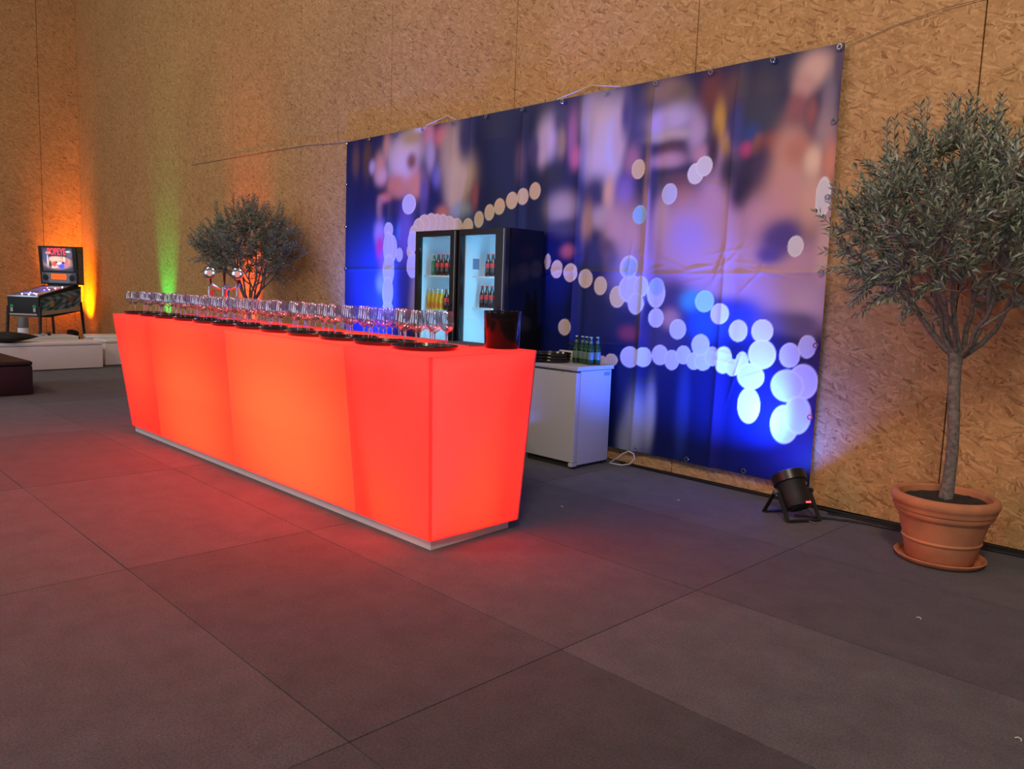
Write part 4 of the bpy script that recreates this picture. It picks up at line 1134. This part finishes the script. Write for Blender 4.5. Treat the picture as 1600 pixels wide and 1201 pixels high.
# ------------------------------------------------------------------ lounge corner
def rounded_block(name, dims, loc, rz, m_, label, cat, group=None, seam=True):
    r = thing(name, label, cat, loc, rz, group)
    l, d, h = dims
    MB().span(-l / 2, l / 2, -d / 2, d / 2, .012, h * .86).build('base', m_, r, bevel=.012)
    MB().span(-l / 2 - .004, l / 2 + .004, -d / 2 - .004, d / 2 + .004, h * .865, h).build('seat_pad', m_, r, bevel=.03, segs=3)
    return r
rounded_block('lounge_bench', (3.0, .55, .43), (-13.68, 2.60, 0), math.radians(90 + 4), M['leather'], 'long white leatherette bench with a black cushion on it', 'bench', 'white lounge seats')
rounded_block('lounge_cube', (.46, .46, .43), (-14.04, 4.44, 0), math.radians(6), M['leather'], 'white cube stool behind the left end of the bar', 'stool', 'white lounge seats')
rounded_block('lounge_bench', (.62, .5, .43), (-15.05, 4.62, 0), math.radians(80), M['leather'], 'white bench behind the cube stool, nearest the pinball machine', 'bench', 'white lounge seats')
rounded_block('pouf', (1.4, 1.3, .41), (-11.42, 1.80, 0), math.radians(3), M['brown'], 'dark brown leatherette pouf at the left edge', 'pouf')
lt = thing('lounge_table', 'low white table behind the long white bench', 'table', (-15.25, 3.22, 0), math.radians(94))
MB().span(-.95, .95, -.30, .30, .33, .415).build('table_top', M['leather'], lt, bevel=.006)
for sx in (-1, 1):
    MB().span(sx * .93 - .03, sx * .93 + .03, -.29, .29, 0, .33).build('side_panel', M['leather'], lt, bevel=.005)
cu = MB()
n = 14
vs, fs = [], []
for s in (1, -1):
    for i in range(n + 1):
        for j in range(n + 1):
            u, v = i / n * 2 - 1, j / n * 2 - 1
            h = .075 * max(0, (1 - u * u) * (1 - v * v)) ** .45
            pinch = 1 - .10 * (1 - abs(u)) * 0 - .06 * (u * u * (1 - v * v) + v * v * (1 - u * u)) * 0
            vs.append((u * .30 * (1 - .08 * (1 - v * v)) , v * .30 * (1 - .08 * (1 - u * u)), .08 + s * h))
    o_ = 0 if s == 1 else (n + 1) ** 2
    for i in range(n):
        for j in range(n):
            a = o_ + i * (n + 1) + j
            fs.append((a, a + n + 1, a + n + 2, a + 1))
cu.add(vs, fs)
c_o = tag(cu.build('cushion', M['cushion'], smooth=80), 'square black cushion lying on the long white bench', 'cushion')
c_o.location = (-13.62, 2.82, .43); c_o.rotation_euler = (0, 0, .75)
cn = thing('canister', 'two-tone grey and white cylindrical canister on the low lounge table', 'canister', (-15.05, 3.36, .4155))
MB().lathe([(0, 0), (.078, 0), (.08, .006), (.08, .145), (0, .145)], 24).build('white_base', M['leather'], cn)
MB().lathe([(.0785, .146), (.0785, .31), (.07, .325), (0, .325)], 24).build('grey_top', mat('grey_lid', (.12, .125, .15), .4), cn)
for k, (x, y, c, l) in enumerate(((-15.1, 3.66, 'white', 'tiny white cup on the low lounge table beside the canister'), (-15.2, 3.78, 'black', 'tiny dark cup on the low lounge table right of the white cup'))):
    tag(MB().lathe([(0, 0), (.024, 0), (.032, .05), (.030, .05), (.022, .006), (0, .006)], 16, Matrix.Translation((x, y, .4155))).build('cup', M[c]), l, 'cup')

# ------------------------------------------------------------------ pinball machine
PS = 1.067
pb = thing('pinball_machine', 'black pinball machine with lit backbox and blue side art in the corner', 'pinball machine', (-17.04, 3.816, 0), math.radians(133.39 - 90))
def sc_(p): return [(a * PS, b * PS) for a, b in p]
W2 = .28 * PS
cab = MB().prism(sc_([(0, .62), (.30, .60), (1.3, .69), (1.3, 1.16), (1.06, 1.16), (0, .97)]), 0, -W2, W2).build('cabinet', M['matte'], pb, bevel=.006)
MB().prism(sc_([(.02, .965), (.02, .985), (1.04, 1.172), (1.04, 1.152)]), 0, -W2 - .004, -W2 + .03).build('side_rail', M['steel'], cab, smooth=0)
MB().prism(sc_([(.02, .965), (.02, .985), (1.04, 1.172), (1.04, 1.152)]), 0, W2 - .03, W2 + .004).build('side_rail', M['matte'], cab, smooth=0)
MB().span(-W2, W2, -.012, .05, .955 * PS, .988 * PS).build('lock_bar', M['steel'], cab, bevel=.006)

def grid_print(name, a, b, c, d, nx, nz, fn, m_, parent):
    """flat print on the quad a-b-c-d (a lower left, b lower right, c upper right, d upper left)"""
    a, b, c, d = map(Vector, (a, b, c, d))
    vs, cols, fs = [], [], []
    for j in range(nz + 1):
        for i in range(nx + 1):
            u, v = i / nx, j / nz
            vs.append(tuple(a.lerp(b, u).lerp(d.lerp(c, u), v))); cols += [*fn(u, v), 1]
    for j in range(nz):
        for i in range(nx):
            k = j * (nx + 1) + i
            fs.append((k, k + 1, k + nx + 2, k + nx + 1))
    me = bpy.data.meshes.new(name); me.from_pydata(vs, [], fs)
    at = me.color_attributes.new('print', 'FLOAT_COLOR', 'POINT'); at.data.foreach_set('color', cols)
    me.materials.append(m_); me.update()
    return obj(name, me, parent)

def blobs_fn(base, items):
    def fn(u, v):
        c = list(base)
        for (x, y, rx, ry, col) in items:
            d = ((u - x) / rx) ** 2 + ((v - y) / ry) ** 2
            t = 1 / (1 + math.exp(min(40, (d - 1) * 6)))
            c = [p * (1 - t) + q * t for p, q in zip(c, col)]
        return c
    return fn
rr = random.Random(5)
glow = colour_attr('backglass_print', .35, .2, 1.5)
dull = colour_attr('side_print', .45, .3)
# playfield under glass with its lamps
pf = grid_print('playfield', (-W2 + .035, .05 * PS, .986 * PS), (W2 - .035, .05 * PS, .986 * PS), (W2 - .035, 1.03 * PS, 1.162 * PS), (-W2 + .035, 1.03 * PS, 1.162 * PS), 30, 40,
   blobs_fn((.10, .08, .12), [(.25, .25, .2, .08, (.10, .12, .8)), (.5, .2, .3, .05, (.6, .6, .75)), (.6, .5, .15, .1, (.15, .15, .8)), (.3, .6, .2, .1, (.1, .1, .5)), (.75, .75, .12, .08, (.7, .2, .3)), (.5, .85, .3, .06, (.5, .5, .55)), (.8, .35, .1, .1, (.4, .3, .2)), (.2, .8, .12, .1, (.5, .1, .3))]), colour_attr('playfield_print', .3, .5, .55), cab)
slope = math.atan2(.19, 1.06)
for u, v, c in ((-.12, .16, (.7, .8, 1)), (.02, .14, (.9, .9, 1)), (.13, .18, (.8, .9, 1)), (-.06, .30, (.2, .2, 1)), (.05, .24, (.2, .25, 1)), (.02, .58, (.15, .25, 1)), (.08, .63, (.7, .8, 1)), (.16, .9, (1, 1, 1)), (-.05, .78, (1, .15, .35)), (.12, .75, (1, .35, .4))):
    MB().lathe([(0, .012), (.010, .010), (.014, 0)], 10, Matrix.Translation((u * PS, v * PS, (.977 + .1796 * v) * PS + .003))).build('playfield_lamp', mat('lamp_glow', (.5, .5, .5), .3, emit=c, es=7), cab)
# side art (plain sea-coloured pattern)
def side_fn(u, v):
    col = (.06, .20, .32)
    if v < .20 + .03 * math.sin(u * 9): col = (.5, .48, .44)
    else:
        s = math.sin(u * 23 + 3 * math.sin(v * 7)) * math.sin(v * 11 + 2 * math.sin(u * 9))
        if s > .35: col = (.28, .44, .55)
        if s < -.55: col = (.03, .05, .08)
        if abs(u - .28) < .05 and abs(v - .55) < .16: col = (.5, .4, .18)
        if (u - .75) ** 2 + (v - .6) ** 2 < .01: col = (.35, .14, .12)
    return col
e = .0035
grid_print('side_art', (W2 + e, .04 * PS, .635 * PS), (W2 + e, 1.28 * PS, .705 * PS), (W2 + e, 1.28 * PS, 1.13 * PS), (W2 + e, .04 * PS, .945 * PS), 60, 24, side_fn, dull, cab)
# backbox
W3 = .36 * PS
bb = MB().prism(sc_([(1.08, 1.19), (1.02, 1.90), (1.27, 1.91), (1.28, 1.19)]), 0, -W3, W3).build('backbox', M['matte'], pb, bevel=.006)
def bbp(u, z, off=.004):
    t = (z - 1.19) / .71
    return (u * PS, (1.08 - .06 * t) * PS - off, z * PS)
art = [(.5, .30, .45, .22, (.35, .2, .17)), (.5, .45, .42, .18, (.55, .27, .22)), (.42, .52, .2, .10, (.6, .38, .3)), (.35, .18, .14, .05, (.6, .5, .45)), (.62, .22, .10, .12, (.06, .08, .85)), (.55, .33, .07, .04, (.75, .65, .6)), (.25, .28, .05, .16, (.05, .03, .04)), (.38, .3, .06, .12, (.5, .06, .05)), (.78, .4, .08, .16, (.45, .12, .15)), (.72, .5, .03, .12, (.7, .5, .4)), (.12, .6, .1, .3, (.05, .06, .14)), (.9, .75, .1, .2, (.08, .08, .12)), (.17, .45, .02, .25, (.6, .5, .42)), (.2, .78, .08, .05, (.6, .3, .18)), (.86, .84, .08, .04, (.5, .45, .42)), (.45, .38, .03, .05, (.02, .02, .02)), (.68, .36, .05, .05, (.03, .02, .1))]
bgp = grid_print('backglass', bbp(-.29, 1.44), bbp(.29, 1.44), bbp(.29, 1.87), bbp(-.29, 1.87), 60, 44, blobs_fn((.03, .03, .05), art), glow, bb)
fc = bpy.data.curves.new('title_lettering', 'FONT'); fc.body = 'POPEYE'; fc.align_x = 'CENTER'; fc.size = .24; fc.extrude = .001; fc.offset = .004
tmp = bpy.data.objects.new('tmp_text', fc); COL.objects.link(tmp)
dg = bpy.context.evaluated_depsgraph_get(); tme = bpy.data.meshes.new_from_object(tmp.evaluated_get(dg))
bpy.data.objects.remove(tmp)
tme.name = 'title_lettering'; tme.materials.clear(); tme.materials.append(mat('red_letters', (.5, .02, .02), .4, emit=(1, .03, .04), es=2.2))
to = obj('title_lettering', tme, bgp)
to.location = bbp(-.01, 1.745, .007); to.rotation_euler = (PI / 2 + .084, 0, 0); to.scale = (.46, .75, 1)
sp_ = MB().add([bbp(-.33, 1.215, .003), bbp(.33, 1.215, .003), bbp(.33, 1.415, .003), bbp(-.33, 1.415, .003)], [(0, 1, 2, 3)]).build('speaker_panel', mat('grey_panel', (.10, .11, .14), .4), bb, smooth=0)
MB().add([bbp(-.19, 1.22, .005), bbp(.19, 1.22, .005), bbp(.25, 1.40, .005), bbp(-.25, 1.40, .005)], [(0, 1, 2, 3)]).build('panel_inset', mat('pale_panel', (.26, .27, .29), .4), sp_, smooth=0)
for sx in (-1, 1):
    MB().lathe([(0, .002), (.045, .004), (.060, .0)], 20, Matrix.Translation(bbp(sx * .255, 1.315, .008)) @ Matrix.Rotation(PI / 2 + .084, 4, 'X')).build('speaker', M['matte'], sp_)
ds = MB().add([bbp(-.145, 1.285, .008), bbp(.145, 1.285, .008), bbp(.145, 1.385, .008), bbp(-.145, 1.385, .008)], [(0, 1, 2, 3)]).build('display', mat('dot_display', (.2, .05, 0), .4, emit=(1, .11, .01), es=1.3), sp_, smooth=0)
mb = MB()
for k in range(9):
    mb.add([bbp(-.12 + k * .028, 1.31, .0095), bbp(-.112 + k * .028, 1.31, .0095), bbp(-.112 + k * .028, 1.36, .0095), bbp(-.12 + k * .028, 1.36, .0095)], [(0, 1, 2, 3)])
mb.build('display_segments', mat('dim_dots', (.25, .03, 0), .5, emit=(.7, .05, 0), es=.8), ds, smooth=0)
def bside(u, v):
    c = (.10, .13, .14)
    if v > .88: return (.16, .18, .05)
    if .42 < v < .85 and abs(u - .5) < .32: c = (.17, .24, .27)
    if v < .4: c = (.22, .23, .20)
    if math.sin(u * 14 + v * 30) > .7: c = (.06, .06, .08)
    return c
grid_print('backbox_art', (W3 + e, 1.10 * PS, 1.21 * PS), (W3 + e, 1.265 * PS, 1.21 * PS), (W3 + e, 1.255 * PS, 1.89 * PS), (W3 + e, 1.045 * PS, 1.89 * PS), 14, 40, bside, dull, bb)
MB().span(-.25 * PS, .25 * PS, 1.10 * PS, 1.27 * PS, 1.16 * PS, 1.19 * PS).build('neck', M['matte'], pb, smooth=0)
for sx in (-1, 1):
    for vv, z1 in ((.03, .80), (1.26, .86)):
        l = MB().add([(0, 0, 0)], [])
        l.v, l.f = [], []
        foot_u, foot_v = sx * (W2 + .03), (vv + (-.06 if vv < .5 else .10)) * PS
        l.tube([(foot_u, foot_v, .02), (sx * (W2 + .006), vv * PS, z1 * PS)], [.022, .030], 4)
        lo = l.build('leg', M['matte'], pb, smooth=0)
        MB().lathe([(0, 0), (.03, 0), (.028, .01), (.008, .02), (0, .025)], 12, Matrix.Translation((foot_u, foot_v, 0))).build('leveler_foot', M['steel'], lo)
gm = mat('green_badge', (.02, .22, .10), .4)
for sx in (-1, 1):
    b_ = MB().lathe([(0, .004), (.034, .004), (.038, 0)], 16, Matrix.Translation((sx * .205 * PS, -.002, .795 * PS)) @ Matrix.Rotation(PI / 2, 4, 'X')).build('green_badge', gm, cab)
    MB().span(sx * .205 * PS - .022, sx * .205 * PS + .022, -.007, -.001, .70 * PS, .765 * PS).build('white_tag', M['card'], b_, smooth=0)
    MB().lathe([(0, .012), (.012, .012), (.014, 0)], 12, Matrix.Translation((sx * (W2 + .002), .10 * PS, .90 * PS)) @ Matrix.Rotation(sx * PI / 2, 4, 'Y')).build('flipper_button', M['steel'], cab)
MB().span(-W2 + .04, W2 - .03, -.008, -.001, .645 * PS, .668 * PS).build('front_stripe', M['card'], cab, smooth=0)
MB().span(-W2 + .04, W2 - .03, -.008, -.001, .625 * PS, .640 * PS).build('front_stripe', mat('blue_stripe', (.06, .07, .16), .4), cab, smooth=0)
